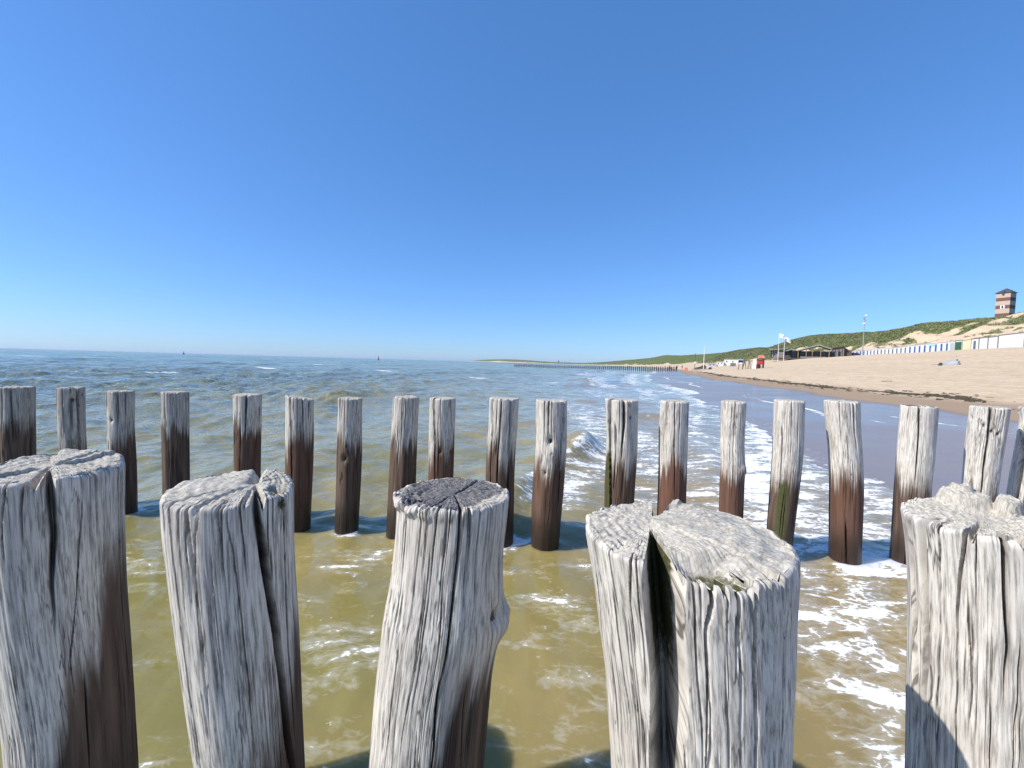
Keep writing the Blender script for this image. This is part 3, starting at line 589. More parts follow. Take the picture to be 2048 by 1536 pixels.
# --- second row
RR = 'thinner posts of the farther groyne row'
def RY(px): return float(np.interp(px, [0, 250, 700, 1090, 1690, 2048], [3.36, 3.30, 3.22, 3.06, 2.94, 2.88]))
rear = [
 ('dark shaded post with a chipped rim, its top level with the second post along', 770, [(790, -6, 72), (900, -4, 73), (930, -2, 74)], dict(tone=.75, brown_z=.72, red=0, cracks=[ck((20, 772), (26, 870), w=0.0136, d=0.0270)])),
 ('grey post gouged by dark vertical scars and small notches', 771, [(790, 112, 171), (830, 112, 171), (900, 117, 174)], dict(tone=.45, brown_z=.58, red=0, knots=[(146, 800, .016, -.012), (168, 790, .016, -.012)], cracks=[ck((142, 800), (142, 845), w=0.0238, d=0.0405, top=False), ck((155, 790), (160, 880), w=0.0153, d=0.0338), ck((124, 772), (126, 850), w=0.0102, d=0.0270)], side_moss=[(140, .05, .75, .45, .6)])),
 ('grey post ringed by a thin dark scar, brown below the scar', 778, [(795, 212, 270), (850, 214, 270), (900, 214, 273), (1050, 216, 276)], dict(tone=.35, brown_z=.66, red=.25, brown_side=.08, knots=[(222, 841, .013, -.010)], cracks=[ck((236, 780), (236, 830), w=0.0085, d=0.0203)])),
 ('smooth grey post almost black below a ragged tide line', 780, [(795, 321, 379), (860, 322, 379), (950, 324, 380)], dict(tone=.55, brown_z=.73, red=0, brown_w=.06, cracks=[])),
 ('short pale post with one long split above red brown', 785, [(800, 466, 524), (860, 467, 523), (930, 467, 522)], dict(tone=.12, brown_z=.76, red=.5, brown_w=.06, cracks=[ck((492, 786), (491, 850), w=0.0153, d=0.0473), ck((519, 820), (518, 860), w=0.0153, d=0.0270, top=False)])),
 ('pale post whose fluted top slopes down to one side', 791, [(805, 571, 628), (900, 571, 627), (1000, 570, 624), (1075, 571, 622)], dict(tone=.1, brown_z=.72, red=.65, slant=(-.16, 0), brown_side=.05, cracks=[ck((580, 790), (583, 900), (584, 1000), w=0.0119, d=0.0405), ck((604, 792), (606, 850), w=0.0102, d=0.0270), ck((617, 795), (617, 830), w=0.0102, d=0.0270)])),
 ('narrow post with a green knot hole under a dark ring', 792, [(808, 676, 725), (840, 675, 724), (900, 673, 724), (960, 672, 722), (1062, 669, 717)], dict(tone=.2, brown_z=.69, red=.15, brown_w=.09, knots=[(688, 917, .020, -.018), (716, 958, .018, .010)], moss_spots=[(688, 918, .022, .7)], cracks=[ck((693, 893), (718, 893), w=0.0102, d=0.0162, top=False)])),
 ('rough barked post without splits leaning towards the sea', 790, [(806, 786, 837), (900, 781, 834), (980, 777, 831), (1062, 773, 828)], dict(tone=.22, brown_z=.70, red=.2, rough=1.5, brown_w=.08, cracks=[ck((805, 792), (803, 860), w=0.0068, d=0.0203)])),
 ('pale post with a knife-thin split and dark nick behind the charcoal-topped post', 792, [(808, 859, 912), (880, 858, 909), (940, 857, 907)], dict(tone=.1, brown_z=.68, red=.6, brown_side=.05, cracks=[ck((868, 793), (869, 880), (870, 950), w=0.0136, d=0.0473, tail=.3), ck((900, 800), (903, 840), w=0.0085, d=0.0203, top=False)], knots=[(880, 902, .014, -.012), (902, 905, .014, -.012)])),
 ('grey post with several long straight splits running into brown', 792, [(808, 979, 1037), (860, 977, 1034), (900, 974, 1031), (1098, 968, 1026)], dict(tone=.1, brown_z=.68, red=.3, cracks=[ck((1003, 792), (998, 880), (994, 1000), w=0.0136, d=0.0473, tail=.3), ck((1021, 794), (1019, 900), (1016, 1050), w=0.0102, d=0.0338), ck((985, 850), (982, 1000), w=0.0102, d=0.0270, top=False)])),
 ('crooked post with a dark square knot beside the curling wave', 796, [(810, 1072, 1134), (880, 1071, 1134), (920, 1069, 1132), (960, 1066, 1129), (1102, 1062, 1117)], dict(tone=.08, brown_z=.62, red=.5, knots=[(1101, 882, .022, -.020), (1104, 905, .024, .012), (1090, 945, .016, -.010)], moss_spots=[(1100, 908, .022, .6), (1084, 940, .02, .5)], cracks=[ck((1099, 798), (1096, 870), w=0.0119, d=0.0405), ck((1128, 810), (1120, 900), (1116, 1000), w=0.0102, d=0.0405)])),
 ('split post streaked with green algae on its seaward side', 795, [(812, 1210, 1277), (860, 1212, 1276), (900, 1212, 1275), (1010, 1208, 1268)], dict(tone=.1, brown_z=.66, red=.25, cracks=[ck((1219, 798), (1219, 900), (1221, 1000), w=0.0255, d=0.0810, tail=.3), ck((1249, 798), (1249, 840), (1244, 890), w=0.0221, d=0.0743), ck((1231, 860), (1228, 960), w=0.0102, d=0.0338, top=False)], knots=[(1262, 835, .014, -.010)], side_moss=[(1218, .035, .78, -.1, 1.0)])),
 ('smooth chalk-white post with a bulge and rust red foot', 798, [(812, 1321, 1379), (840, 1319, 1378), (866, 1317, 1377), (930, 1316, 1375), (1010, 1314, 1372)], dict(tone=.0, brown_z=.64, red=.95, brown_w=.09, cracks=[ck((1350, 800), (1350, 960), w=0.0068, d=0.0203)])),
 ('thin white post with scratched skin and a swollen knot on one side', 799, [(812, 1442, 1494), (900, 1440, 1490), (930, 1440, 1491), (975, 1438, 1489), (1015, 1437, 1487)], dict(tone=.0, brown_z=.62, red=.75, brown_w=.09, rough=1.3, knots=[(1487, 944, .026, .020)], cracks=[])),
 ('tapering pale post with dark green and yellow algae streaks below', 797, [(812, 1547, 1611), (900, 1544, 1608), (960, 1540, 1602), (1050, 1534, 1590)], dict(tone=.05, brown_z=.62, red=.1, cracks=[ck((1564, 860), (1560, 960), w=0.0085, d=0.0270, top=False), ck((1600, 900), (1592, 1010), w=0.0102, d=0.0338, top=False), ck((1549, 800), (1548, 810), w=0.0102, d=0.0270)], side_moss=[(1575, .05, .64, -.1, .85)])),
 ('thick pale post with a red brown lower half and shadowed flank', 798, [(812, 1647, 1720), (850, 1650, 1721), (900, 1655, 1725), (950, 1657, 1728), (1040, 1657, 1727), (1130, 1656, 1724)], dict(tone=.02, brown_z=.63, red=.8, cracks=[ck((1708, 802), (1710, 870), w=0.0136, d=0.0338), ck((1690, 1060), (1692, 1130), w=0.0102, d=0.0270, top=False)])),
 ('thick post with a hollow dark rimmed top before the wet sand', 808, [(824, 1799, 1877), (900, 1793, 1872), (1000, 1786, 1863), (1115, 1778, 1852)], dict(tone=.02, brown_z=.60, red=.15, dark_cap=1.0, top_fn=lambda T, K: -.05 * smooth(.9, .78, K), rough=1.2, cracks=[ck((1838, 810), (1837, 870), (1832, 940), w=0.0119, d=0.0405)])),
 ('broad leaning pale post with a slanting row of notches', 810, [(826, 1937, 2021), (900, 1927, 2010), (980, 1920, 1998)], dict(tone=.02, brown_z=.54, red=.4, cracks=[ck((1981, 812), (1976, 880), (1966, 950), (1962, 990), w=0.0153, d=0.0540)], knots=[(1942, 836, .012, -.009), (1966, 850, .014, -.010), (1984, 862, .014, -.010), (1998, 868, .014, -.010)])),
 ('strongly leaning hollowed post with a white knob at its top', 812, [(826, 2040, 2112), (880, 2032, 2106), (980, 2014, 2088), (1040, 2006, 2080)], dict(tone=.05, brown_z=.5, red=.6, knots=[(2041, 822, .024, .020)], cracks=[ck((2046, 870), (2040, 940), (2030, 1010), w=0.0340, d=0.0675, top=False)], side_moss=[(2052, .03, .9, .3, .5)])),
]
for i, (lab, yt, ed, kw) in enumerate(rear):
    kw = dict(dict(Nth=112, Nz=120, nsmall=14, rim=.008, brown_w=.12, group=RR), **kw)
    cx_ = (ed[0][1] + ed[0][2]) / 2
    make_post(lab, RY(cx_), ed, yt + 4, 600 + i * 7, **kw)

# --- the next groyne down the coast: posts a hundred metres and more away
def far_groyne():
    V = MB(); 
    base = []
    for v in range(3):
        mb = MB(); rg = random.Random(v); n = 10
        prof = [(.16, -.6), (.16, .2), (.15 + .01 * rg.random(), .6), (.145, .96), (.12, 1.0)]
        mb.lathe(prof, n); o = mb.build('far_groyne_post', FARW, None); base.append(o.data); bpy.data.objects.remove(o)
    n = 0
    xa, za = at_y(1030, 730, 150)[0], 150.0; xb, zb = at_y(1352, 742, 128)[0], 128.0
    N = int(math.hypot(xb - xa, zb - za) / .60)
    rg = random.Random(3)
    for k in range(N):
        f = k / (N - 1); x = xa + (xb - xa) * f; y = za + (zb - za) * f + rg.uniform(-.1, .1)
        h = .72 + .55 * smooth(.35, .9, f) + rg.uniform(-.12, .12)
        o = link('far_groyne_post', base[k % 3]); g = max(0.0, ground_xy(x, y)); o.location = (x, y, g + h - 1.0); o.rotation_euler = (rg.uniform(-.04, .04), rg.uniform(-.04, .04), rg.uniform(0, 6))
        tag(o, 'small dark post in the distant groyne running out from the far beach', 'post', 'posts of the distant groyne')
FARW = paint('far_wood', (.055, .045, .04), .9, .4, 2.0)
far_groyne()
build_sea()

# ------------------------------------------------------------------ things on the far beach and dunes
class Frame:
    """a spot on the ground seen at a picture column and distance; local x to the right, y away, z up; metres per picture pixel known"""
    def __init__(s, px, py, Y, sink=0.0, zoff=None):
        d = ray(px, py); s.X = d[0] / d[1] * Y; s.Y = Y; s.az = math.atan2(s.X, s.Y); D = math.hypot(s.X, s.Y)
        s.kx = F0 * D / (Y * Y); s.kz = F0 / Y
        s.z = ground_xy(s.X, s.Y) - sink if zoff is None else zoff
        s.loc = (s.X, s.Y, s.z); s.rz = -s.az; s.px = px
        pz = EYE[2] + d[2] / d[1] * Y; s.gap = (s.z - pz) * s.kz
    def x(s, px): return (px - s.px) / s.kx
    def h(s, n): return n / s.kz
    def root(s, name, label, cat, group=None, rz=0.0):
        o = empty(name, s.loc, s.rz + rz); tag(o, label, cat, group); return o
M = dict(white=paint('white_paint', (.74, .74, .73), .5, .06), blue=paint('blue_paint', (.035, .10, .32), .5, .2), greydoor=paint('grey_door', (.13, .14, .18), .6, .2),
         roof=paint('grey_felt', (.22, .22, .22), .9, .2), green=paint('green_paint', (.02, .11, .03), .5, .2), cream=paint('cream_paint', (.76, .64, .40), .6, .08), metal=paint('galvanised', (.42, .43, .44), .4, .15, metal=.6),
         dwood=paint('dark_timber', (.085, .070, .060), .85, .35), gwood=paint('grey_timber', (.20, .185, .17), .85, .3), lwood=paint('light_timber', (.24, .15, .09), .8, .3), glass=paint('dark_glass', (.012, .015, .02), .12, .2),
         fascia=paint('pale_fascia', (.24, .26, .24), .7, .15), brickl=paint('pale_brick', (.50, .38, .30), .9, .16, 1.6), brickd=paint('dark_brick', (.17, .080, .065), .9, .25, 1.6), slate=paint('slate', (.065, .055, .065), .7, .25),
         red=paint('red_paint', (.42, .035, .04), .5, .25), pink=paint('faded_red_canvas', (.60, .21, .19), .8, .2), orange=paint('orange_canvas', (.75, .25, .06), .8, .2), cloth=paint('white_cloth', (.82, .82, .82), .8, .06), navy=paint('navy_canvas', (.018, .022, .07), .8, .25),
         lblue=paint('light_blue_canvas', (.20, .50, .72), .7, .15), yellow=paint('yellow_canvas', (.80, .62, .08), .8, .15), tarp=paint('grey_tarpaulin', (.30, .31, .33), .6, .25, 2.5), tdark=paint('dark_tarpaulin', (.035, .04, .05), .6, .3), dgreen=paint('dark_green_tent', (.03, .045, .035), .8, .3), drift=paint('driftwood', (.22, .15, .10), .9, .3),
         skin=paint('skin', (.45, .27, .19), .6, .1), bred=paint('buoy_red', (.30, .02, .03), .5, .2), bdark=paint('buoy_dark', (.02, .03, .035), .5, .2), bgreen=paint('buoy_green', (.02, .10, .06), .5, .2), amber=paint('lamp_glass', (.7, .7, .66), .3, .1))

# --- beach huts in one long row at the foot of the dune
HA = np.array([128.0, 165.0]); HB = np.array([88.0, 75.0])
def on_row(px, py=705):
    d = ray(px, py); tn = d[0] / d[1]; e = HB - HA
    k = (tn * HA[1] - HA[0]) / (e[0] - tn * e[1]); return HA + e * k
e_ = (HB - HA) / np.linalg.norm(HB - HA); ROWRZ = math.atan2(e_[1], e_[0])
def hut(pxa, pxb, label, wall, door, dfrac=(.36, .68), h=2.25, group=None, name='beach_hut', doorh=.86, frame=False, step=.0):
    a, b = on_row(pxa), on_row(pxb); c = (a + b) / 2; w = float(np.linalg.norm(b - a))
    g = min(ground_xy(*a), ground_xy(*b)); root = empty(name, (c[0], c[1], g), ROWRZ); tag(root, label, 'beach hut', group)
    x0, x1 = -w / 2 + .03, w / 2 - .03
    MB().box(x0, x1, 0, 2.0, -.5, h).build('wall', M[wall], root)
    MB().box(x0 - .02, x1 + .02, -.12, 2.1, h + .004, h + .09).build('roof', M['roof' if frame else wall], root)
    if door:
        dx0, dx1 = x0 + (x1 - x0) * dfrac[0], x0 + (x1 - x0) * dfrac[1]
        d = MB().box(dx0, dx1, -.035, -.002, .06, h * doorh).build('door', M[door], root)
        MB().box(dx1 - .16, dx1 - .10, -.07, -.036, .95, 1.10).build('handle', M['metal'], d)
    MB().box(x0, x1, -.5, -.02, -.5, .035).build('doorstep', M['gwood'], root)
    if frame:
        for xx in (x0 - .02, x1 - .10): MB().box(xx, xx + .12, -.06, -.003, -.3, h).build('corner_trim', M['roof'], root)
    return root
doors = [1699.5, 1706.3, 1714, 1721, 1728, 1735, 1741.6, 1748, 1755, 1762.5, 1769.7, 1777, 1785, 1793.5, 1801.7, 1810, 1819.5, 1829, 1838.4, 1848.5, 1859.8, 1870.8, 1882, 1893.3]
cols = ['greydoor'] * 2 + ['blue'] * 6 + ['blue', 'blue', 'greydoor', 'greydoor', 'greydoor', 'greydoor', 'greydoor', 'greydoor'] + ['blue'] * 8
for i, d in enumerate(doors):
    l_ = (doors[i-1] + d) / 2 if i else d - 3.6; r_ = (doors[i+1] + d) / 2 if i < len(doors) - 1 else d + 5
    cn = cols[i]
    if i < 2: lab = 'white beach hut with grey door at the end of the row beside the timber pavilion'
    elif i in (2, 3): lab = 'white beach hut with its front hidden behind the navy beach shelter'
    elif cn == 'greydoor': lab = 'white beach hut with grey door in the middle of the long row'
    elif i < 10: lab = 'white beach hut with blue door between the navy shelter and the grey-doored huts'
    elif i == 22: lab = 'white beach hut with blue door behind the light blue parasol'
    elif i == 23: lab = 'white beach hut with blue door beside the hut with a silver grey front'
    else: lab = 'white beach hut with blue door between the grey-doored huts and the light blue parasol'
    hut(l_, r_, lab, 'white', cn, group='white beach huts in a row below the dune')
M['silver'] = paint('silver_grey', (.45, .46, .47), .5, .1)
hut(1898.4, 1908.6, 'white beach hut with a silver grey panel front next to the green hut', 'white', 'silver', (.08, .9))
hut(1908.8, 1924, 'white framed beach hut with a wide dark green front', 'white', 'green', (.06, .88), h=2.35, frame=True)
hut(1924.6, 1940, 'cream beach hut with no door showing beside the green hut', 'cream', None, h=2.3)
hut(1941, 1956.5, 'white beach hut with dark frame and tall narrow grey door', 'white', 'greydoor', (.3, .62), h=2.4, frame=True, doorh=.82)
hut(1957, 1974.5, 'plain white storage hut beside the hut with a narrow grey door', 'white', None, h=2.45, frame=True)
hut(1975, 1994.5, 'plain white storage hut between two other blank white huts', 'white', None, h=2.45, frame=True)
hut(1995, 2047, 'longest plain white storage hut at the end of the hut row', 'white', None, h=2.6, frame=True)

# --- striped brick tower on the dune
f = Frame(2009, 634, 206); f.z = EYE[2] + (horizon(2009) - 637) / f.kz
root = f.root('brick_tower', 'square brick tower striped brown and cream with dark pyramid roof on the dune', 'tower', rz=R_(-22))
hw = 2.4; th_ = f.h(637 - 581)
bands = [(0, .17, 'brickl'), (.17, .28, 'brickd'), (.28, .44, 'brickl'), (.44, .565, 'brickd'), (.565, .71, 'brickl'), (.71, .83, 'brickd'), (.83, 1.0, 'brickl')]
MB().box(-hw + .1, hw - .1, -hw + .1, hw - .1, -3, th_).build('core', M['brickl'], root)
for a, b, mm in bands:
    MB().box(-hw, hw, -hw, hw, a * th_ - (1.5 if a == 0 else 0), b * th_ - .004).build('brick_band', M[mm], root)
rf = MB(); e = hw + .5; rf.add([(-e,-e,th_),(e,-e,th_),(e,e,th_),(-e,e,th_),(0,0,th_+f.h(9.8))], [(0,3,2,1),(0,1,4),(1,2,4),(2,3,4),(3,0,4)])
rf = rf.build('roof', M['slate'], root)
MB().box(-.35, .35, -hw - .4, -hw + 1.2, th_ - 1.0, th_ + .9).build('dormer', M['slate'], rf)
wd = MB().box(-.75, .75, -hw - .08, -hw, th_ * .44, th_ * .56).build('window', M['white'], root)
MB().box(-.28, .28, -hw - .13, -hw - .081, th_ * .455, th_ * .545).build('pane', M['glass'], wd)
dr = MB().box(hw, hw + .08, -.9, .7, -.8, th_ * .155).build('door', M['fascia'], root)
MB().box(hw + .081, hw + .12, -.45, .2, -.8, th_ * .12).build('opening', M['glass'], dr)
MB().box(hw, hw + .5, 2.2, 2.7, th_ * .18, th_ * .225).build('lamp', M['white'], root)

# --- beach pavilion
f = Frame(1610, 714, 156, sink=.0)
PV = f.root('beach_pavilion', 'dark timber beach pavilion with pale edged gables on a raised deck', 'pavilion')
X = f.x; H = f.h
def pbox(name, a, b, y0, y1, z0, z1, mt, par=None): return MB().box(X(a), X(b), y0, y1, H(z0), H(z1)).build(name, M[mt], par or PV)
def gable(name, a, p, b, ze, zp, zb, y0, y1, mt, th=.22):
    n = MB().prism([(X(a), H(ze)), (X(p), H(zp)), (X(b), H(zb)), (X(b), H(zb) - th), (X(p), H(zp) - th), (X(a), H(ze) - th)], y0, y1)
    r = n.build(name, M['gwood'], PV)
    MB().prism([(X(a), H(ze) + .04), (X(p), H(zp) + .04), (X(b), H(zb) + .04), (X(b), H(zb) - th - .1), (X(p), H(zp) - th - .1), (X(a), H(ze) - th - .1)], y0 - .12, y0 - .004).build('fascia', M['fascia'], r)
    return r
pbox('deck', 1553, 1692, -3.4, 10, -1, 1.2, 'dwood')
for k in range(34):
    a = 1553 + k * 4.09
    MB().box(X(a), X(a + 3.9), -3.46, -3.402, H(-.9), H(1.15)).build('board', M['dwood'], PV)
pbox('wall', 1596, 1662, 3, 3.3, 1.2, 16, 'dwood'); pbox('wall', 1538, 1596, 1.0, 1.3, 1, 16, 'dwood'); pbox('wall', 1538, 1538.6, 1.0, 9, 1, 16, 'dwood')
gable('roof', 1594, 1636, 1661, 17, 28, 20, -2.2, 9, 'gwood'); gable('roof', 1571, 1583, 1598, 16, 20, 15.5, -1.2, 9, 'gwood')
MB().prism([(X(1535), H(16.5)), (X(1576), H(19)), (X(1576), H(20)), (X(1535), H(20))], -.6, 8).build('roof', M['gwood'], PV)
for k in range(5):
    w_ = pbox('window', 1539 + k * 3.6, 1541.6 + k * 3.6, .95, .996, 4, 15.5, 'glass')
    MB().box(X(1541.7 + k * 3.6), X(1542.4 + k * 3.6), .90, .996, H(3.5), H(15.8)).build('mullion', M['white'], w_)
for a in (1596, 1612, 1624, 1640, 1656): pbox('post', a - .9, a + .9, -2.0, -1.75, 1.2, 17.5 if a in (1596, 1656) else 18.5, 'lwood')
for a, b in ((1583, 1592), (1600, 1609), (1614.5, 1621), (1627, 1637), (1642.5, 1654)):
    w_ = pbox('window', a, b, 2.9 if a > 1595 else .9, 2.996 if a > 1595 else .996, 2.2, 13, 'glass')
    yq = 2.86 if a > 1595 else .86
    MB().box(X(a), X(b), yq, yq + .035, H(13.05), H(13.9)).build('lintel', M['gwood'], w_); MB().box(X((a+b)/2 - .3), X((a+b)/2 + .3), yq, yq + .035, H(2.2), H(13)).build('mullion', M['gwood'], w_)
pbox('windscreen', 1554, 1568, -3.3, -3.24, 1.2, 13, 'gwood'); pbox('windscreen', 1600, 1650, -3.2, -3.16, 1.2, 4.2, 'gwood')
for k in range(7):
    a = 1554 + k * 2
    MB().box(X(a), X(a + 1.8), -3.36, -3.302, H(1.2), H(13)).build('board', M['gwood'], PV)
for k in range(6): MB().box(X(1541 + k * 2), X(1543 + k * 2.2), -3.2, -1.6, H(-2), H(-1 + k * 2)).build('step', M['gwood'], PV)
for k in range(4):
    MB().box(X(1606 + k * 12), X(1610 + k * 12), -1.2, .2, H(1.2), H(4.6)).build('table', M['gwood'], PV)
# shed at the landward end
f2 = Frame(1675, 712.5, 158)
sh = f2.root('timber_shed', 'grey board shed with open doorway between the pavilion and the beach huts', 'shed')
X2, H2 = f2.x, f2.h
MB().prism([(X2(1662), -1), (X2(1687.5), -1), (X2(1687.5), H2(21)), (X2(1662), H2(17.5))], 0, 7).build('wall', M['gwood'], sh)
MB().prism([(X2(1660.5), H2(17.7)), (X2(1689), H2(21.5)), (X2(1689), H2(22.4)), (X2(1660.5), H2(18.6))], -.5, 7.4).build('roof', M['dwood'], sh)
sd_ = MB().prism([(X2(1687.6), -1), (X2(1703), -1), (X2(1703), H2(13)), (X2(1687.6), H2(20))], 1.2, 7).build('side_wing', M['dwood'], sh)
for k in range(11): MB().box(X2(1662.4 + k * 2.3), X2(1662.4 + k * 2.3 + 2.0), -.05, -.004, H2(0), H2(16.5 + k * .3)).build('board', M['gwood' if k % 3 else 'dwood'], sh)
for a, b in ((1665, 1669), (1676, 1681)): MB().box(X2(a), X2(b), -.09, -.052, H2(1), H2(12)).build('doorway', M['glass'], sh)

# --- two flags by the pavilion
for px, pb, pt, y, lab in ((1556, 714, 667, 150, 'tall white flagpole flying a white flag, the higher of two by the pavilion'), (1567.5, 714, 674.5, 150, 'white flagpole flying a white flag, the lower of two by the pavilion')):
    f = Frame(px, pb, y); L = f.h(pb - pt); r = f.root('flagpole', lab, 'flagpole', 'flagpoles by the pavilion')
    L = EYE[2] + (horizon(px) - pt) / f.kz - f.z
    MB().lathe([(.09, -.3), (.08, L * .5), (.05, L - .05), (.09, L), (.02, L + .1)], 10).build('pole', M['white'], r)
    fw, fh = f.h(9.5), f.h(8); n = 10; v = []; fc = []
    for i in range(n + 1):
        for j in range(5):
            u = i / n; v.append((.06 + fw * u, .22 * math.sin(u * 7 + j * .4) * u, L - .15 - fh * j / 4 - .45 * u + .1 * math.sin(u * 5)))
    v += [(a, b + .02, c) for a, b, c in v]
    for i in range(n):
        for j in range(4):
            a = i * 5 + j; q = (a, a + 5, a + 6, a + 1); fc.append(q); fc.append(tuple(k + 55 for k in reversed(q)))
    fl = MB().add(v, fc).build('flag', M['cloth'], r)
    st = MB()
    for i in range(3, 8): st.box(.06 + fw * i / 10, .06 + fw * (i + .7) / 10, .22 * math.sin(i * .7 + .8) * i / 10 - .03, .22 * math.sin(i * .7 + .8) * i / 10 + .05, L - .15 - fh * .55 - .045 * i, L - .15 - fh * .42 - .045 * i)
    st.build('print', M['silver'], fl)

# --- floodlight mast behind the huts
f = Frame(1725, 706, 152); L = EYE[2] + (horizon(1727) - 632) / f.kz - f.z
r = f.root('light_mast', 'tall grey mast with white floodlights standing behind the beach huts', 'mast')
MB().lathe([(.16, -.5), (.14, L * .45), (.09, L * .8), (.07, L)], 10).build('pole', M['metal'], r)
for k, (dx, dz, s_) in enumerate(((.35, 0, .42), (-.25, -.95, .30), (.1, -1.75, .30), (-.05, -2.75, .48))):
    a = MB().box(min(0, dx) - .04, max(0, dx) + .04, -.06, .06, L + dz - .35, L + dz - .27).build('arm', M['metal'], r)
    MB().lathe([(s_ * .5, -.26), (s_, -.18), (s_ * .9, .12), (s_ * .3, .26)], 10, (dx, -.12, L + dz)).build('floodlight', M['amber' if k in (0, 3) else 'metal'], r)

# --- pale cabins further along
for a, b, pb, hh, lab in ((1448, 1485, 728, 10.5, 'long white cabin with dark underside and small windows at the dune foot'), (1433, 1446.5, 729, 8.5, 'small off-white cabin beside the long white cabin'), (1416, 1431, 731, 6, 'low grey white beach shed half hidden beyond the mast')):
    f = Frame((a + b) / 2, pb, 198); f.z = max(f.z, EYE[2] + (horizon((a + b) / 2) - pb) / f.kz - .6)
    r = f.root('white_cabin', lab, 'cabin'); x0, x1, h_ = f.x(a), f.x(b), f.h(hh)
    MB().box(x0, x1, 0, 4, -1.0, h_).build('wall', M['white' if hh > 7 else 'silver'], r); MB().box(x0 - .2, x1 + .2, -.25, 4.2, h_ + .004, h_ + .16).build('roof', M['silver'], r)
    nn = max(2, int((x1 - x0) / 2.2))
    for k in range(nn):
        w_ = MB().box(x0 + (k + .3) * (x1 - x0) / nn, x0 + (k + .3) * (x1 - x0) / nn + .55, -.05, -.004, h_ * .42, h_ * .75).build('window', M['white'], r)
        MB().box(x0 + (k + .3) * (x1 - x0) / nn + .06, x0 + (k + .3) * (x1 - x0) / nn + .49, -.08, -.051, h_ * .46, h_ * .71).build('pane', M['glass'], w_)
f = Frame(1466, 731, 150); r = f.root('slatted_bin_store', 'grey slatted wooden enclosure on the sand before the long white cabin', 'enclosure')
for k in range(9): MB().box(f.x(1460.5) + k * .19, f.x(1460.5) + k * .19 + .15, 0, .05, -.2, f.h(7)).build('slat', M['gwood'], r)
MB().box(f.x(1460.5), f.x(1460.5) + 1.7, .055, .9, -.2, f.h(6.6)).build('box', M['dwood'], r)

# --- play frame, notice board and lifeguard chair on the sand
f = Frame(1488, 738, 88); r = f.root('play_frame', 'timber play frame with A-shaped legs, blue canopy and steps on the sand', 'play frame')
X, H = f.x, f.h
for a, b, c in ((1489, 1484, 1492), (1498, 1495, 1501)):
    for e in (b, c): MB().tube((X(a), 0, H(18)), (X(e), .35 if e == b else -.35, -.2), .07, .08, 6).build('leg', M['gwood'], r)
MB().tube((X(1486), 0, H(17.5)), (X(1503), 0, H(17)), .08, .08, 6).build('beam', M['dwood'], r)
cn = MB().prism([(X(1475.5), H(13.5)), (X(1486.5), H(13.5)), (X(1486.5), H(17.5)), (X(1476.5), H(18.2))], -.6, .6).build('canopy', M['navy'], r)
MB().prism([(X(1475), H(18.3)), (X(1486.6), H(17.6)), (X(1486.6), H(18.6)), (X(1475), H(19.4))], -.7, .7).build('canopy_top', M['lblue'], cn)
for e in (1477, 1485): MB().tube((X(e), .4, H(13.5)), (X(e), .4, -.2), .06, .06, 6).build('leg', M['lwood'], r)
for k in range(4): MB().box(X(1473.5 + k * 1.6), X(1477 + k * 1.6), -.5, .5, H(1 + k * 3) - .06, H(1 + k * 3)).build('step', M['gwood'], r)
for e in (1496.5, 1500): 
    sw = MB().tube((X(e), 0, H(17)), (X(e), .05, H(9)), .02, .02, 5).build('swing_rope', M['dwood'], r)
MB().box(X(1495.8), X(1501), -.12, .14, H(8.6), H(9)).build('swing_seat', M['white'], r)
f = Frame(1508, 738, 87); r = f.root('notice_board', 'tall white board leaning beside the red lifeguard chair', 'board')
MB().prism([(f.x(1504), 0), (f.x(1511.5), 0), (f.x(1512), f.h(19)), (f.x(1506), f.h(19))], -.04, .04).build('panel', M['cloth'], r)
MB().prism([(f.x(1505), -.2), (f.x(1506), -.2), (f.x(1507), f.h(19.5)), (f.x(1506.2), f.h(19.5))], .045, .12).build('stay', M['gwood'], r); MB().tube((f.x(1511), .05, f.h(17)), (f.x(1512.5), .9, -.15), .04, .04, 6).build('stay', M['gwood'], r)
f = Frame(1521, 738.5, 86); r = f.root('lifeguard_chair', 'high red lifeguard chair on dark posts beneath a faded red canopy', 'chair')
X, H = f.x, f.h
for e in (1513.5, 1524, 1527): MB().tube((X(e), -.4, -.3), (X(e) + .05, -.35, H(19 if e < 1525 else 20)), .07, .06, 6).build('post', M['dwood'], r)
for e in (1515, 1526): MB().tube((X(e), .5, -.3), (X(e), .45, H(19)), .07, .06, 6).build('post', M['dwood'], r)
MB().box(X(1513), X(1526), -.45, .5, H(7.5), H(9)).build('seat', M['red'], r); MB().box(X(1514), X(1525), .40, .52, H(9), H(17)).build('backrest', M['red'], r); MB().box(X(1513.2), X(1525.4), -.5, -.42, H(9.1), H(14.5)).build('front_panel', M['red'], r)
MB().prism([(X(1513), H(19)), (X(1521), H(21)), (X(1529), H(19.5)), (X(1527), H(25.5)), (X(1516), H(26))], -.6, .6).build('canopy', M['pink'], r)
MB().prism([(X(1515), H(15.5)), (X(1520), H(15.5)), (X(1519.5), H(19)), (X(1516), H(19))], -.3, .1).build('cushion', M['orange'], r)
MB().lathe([(.35, 0), (.42, .3), (.34, .75), (.1, .8)], 10, (X(1516.5), .2, -.05)).build('bin', M['dwood'], r)

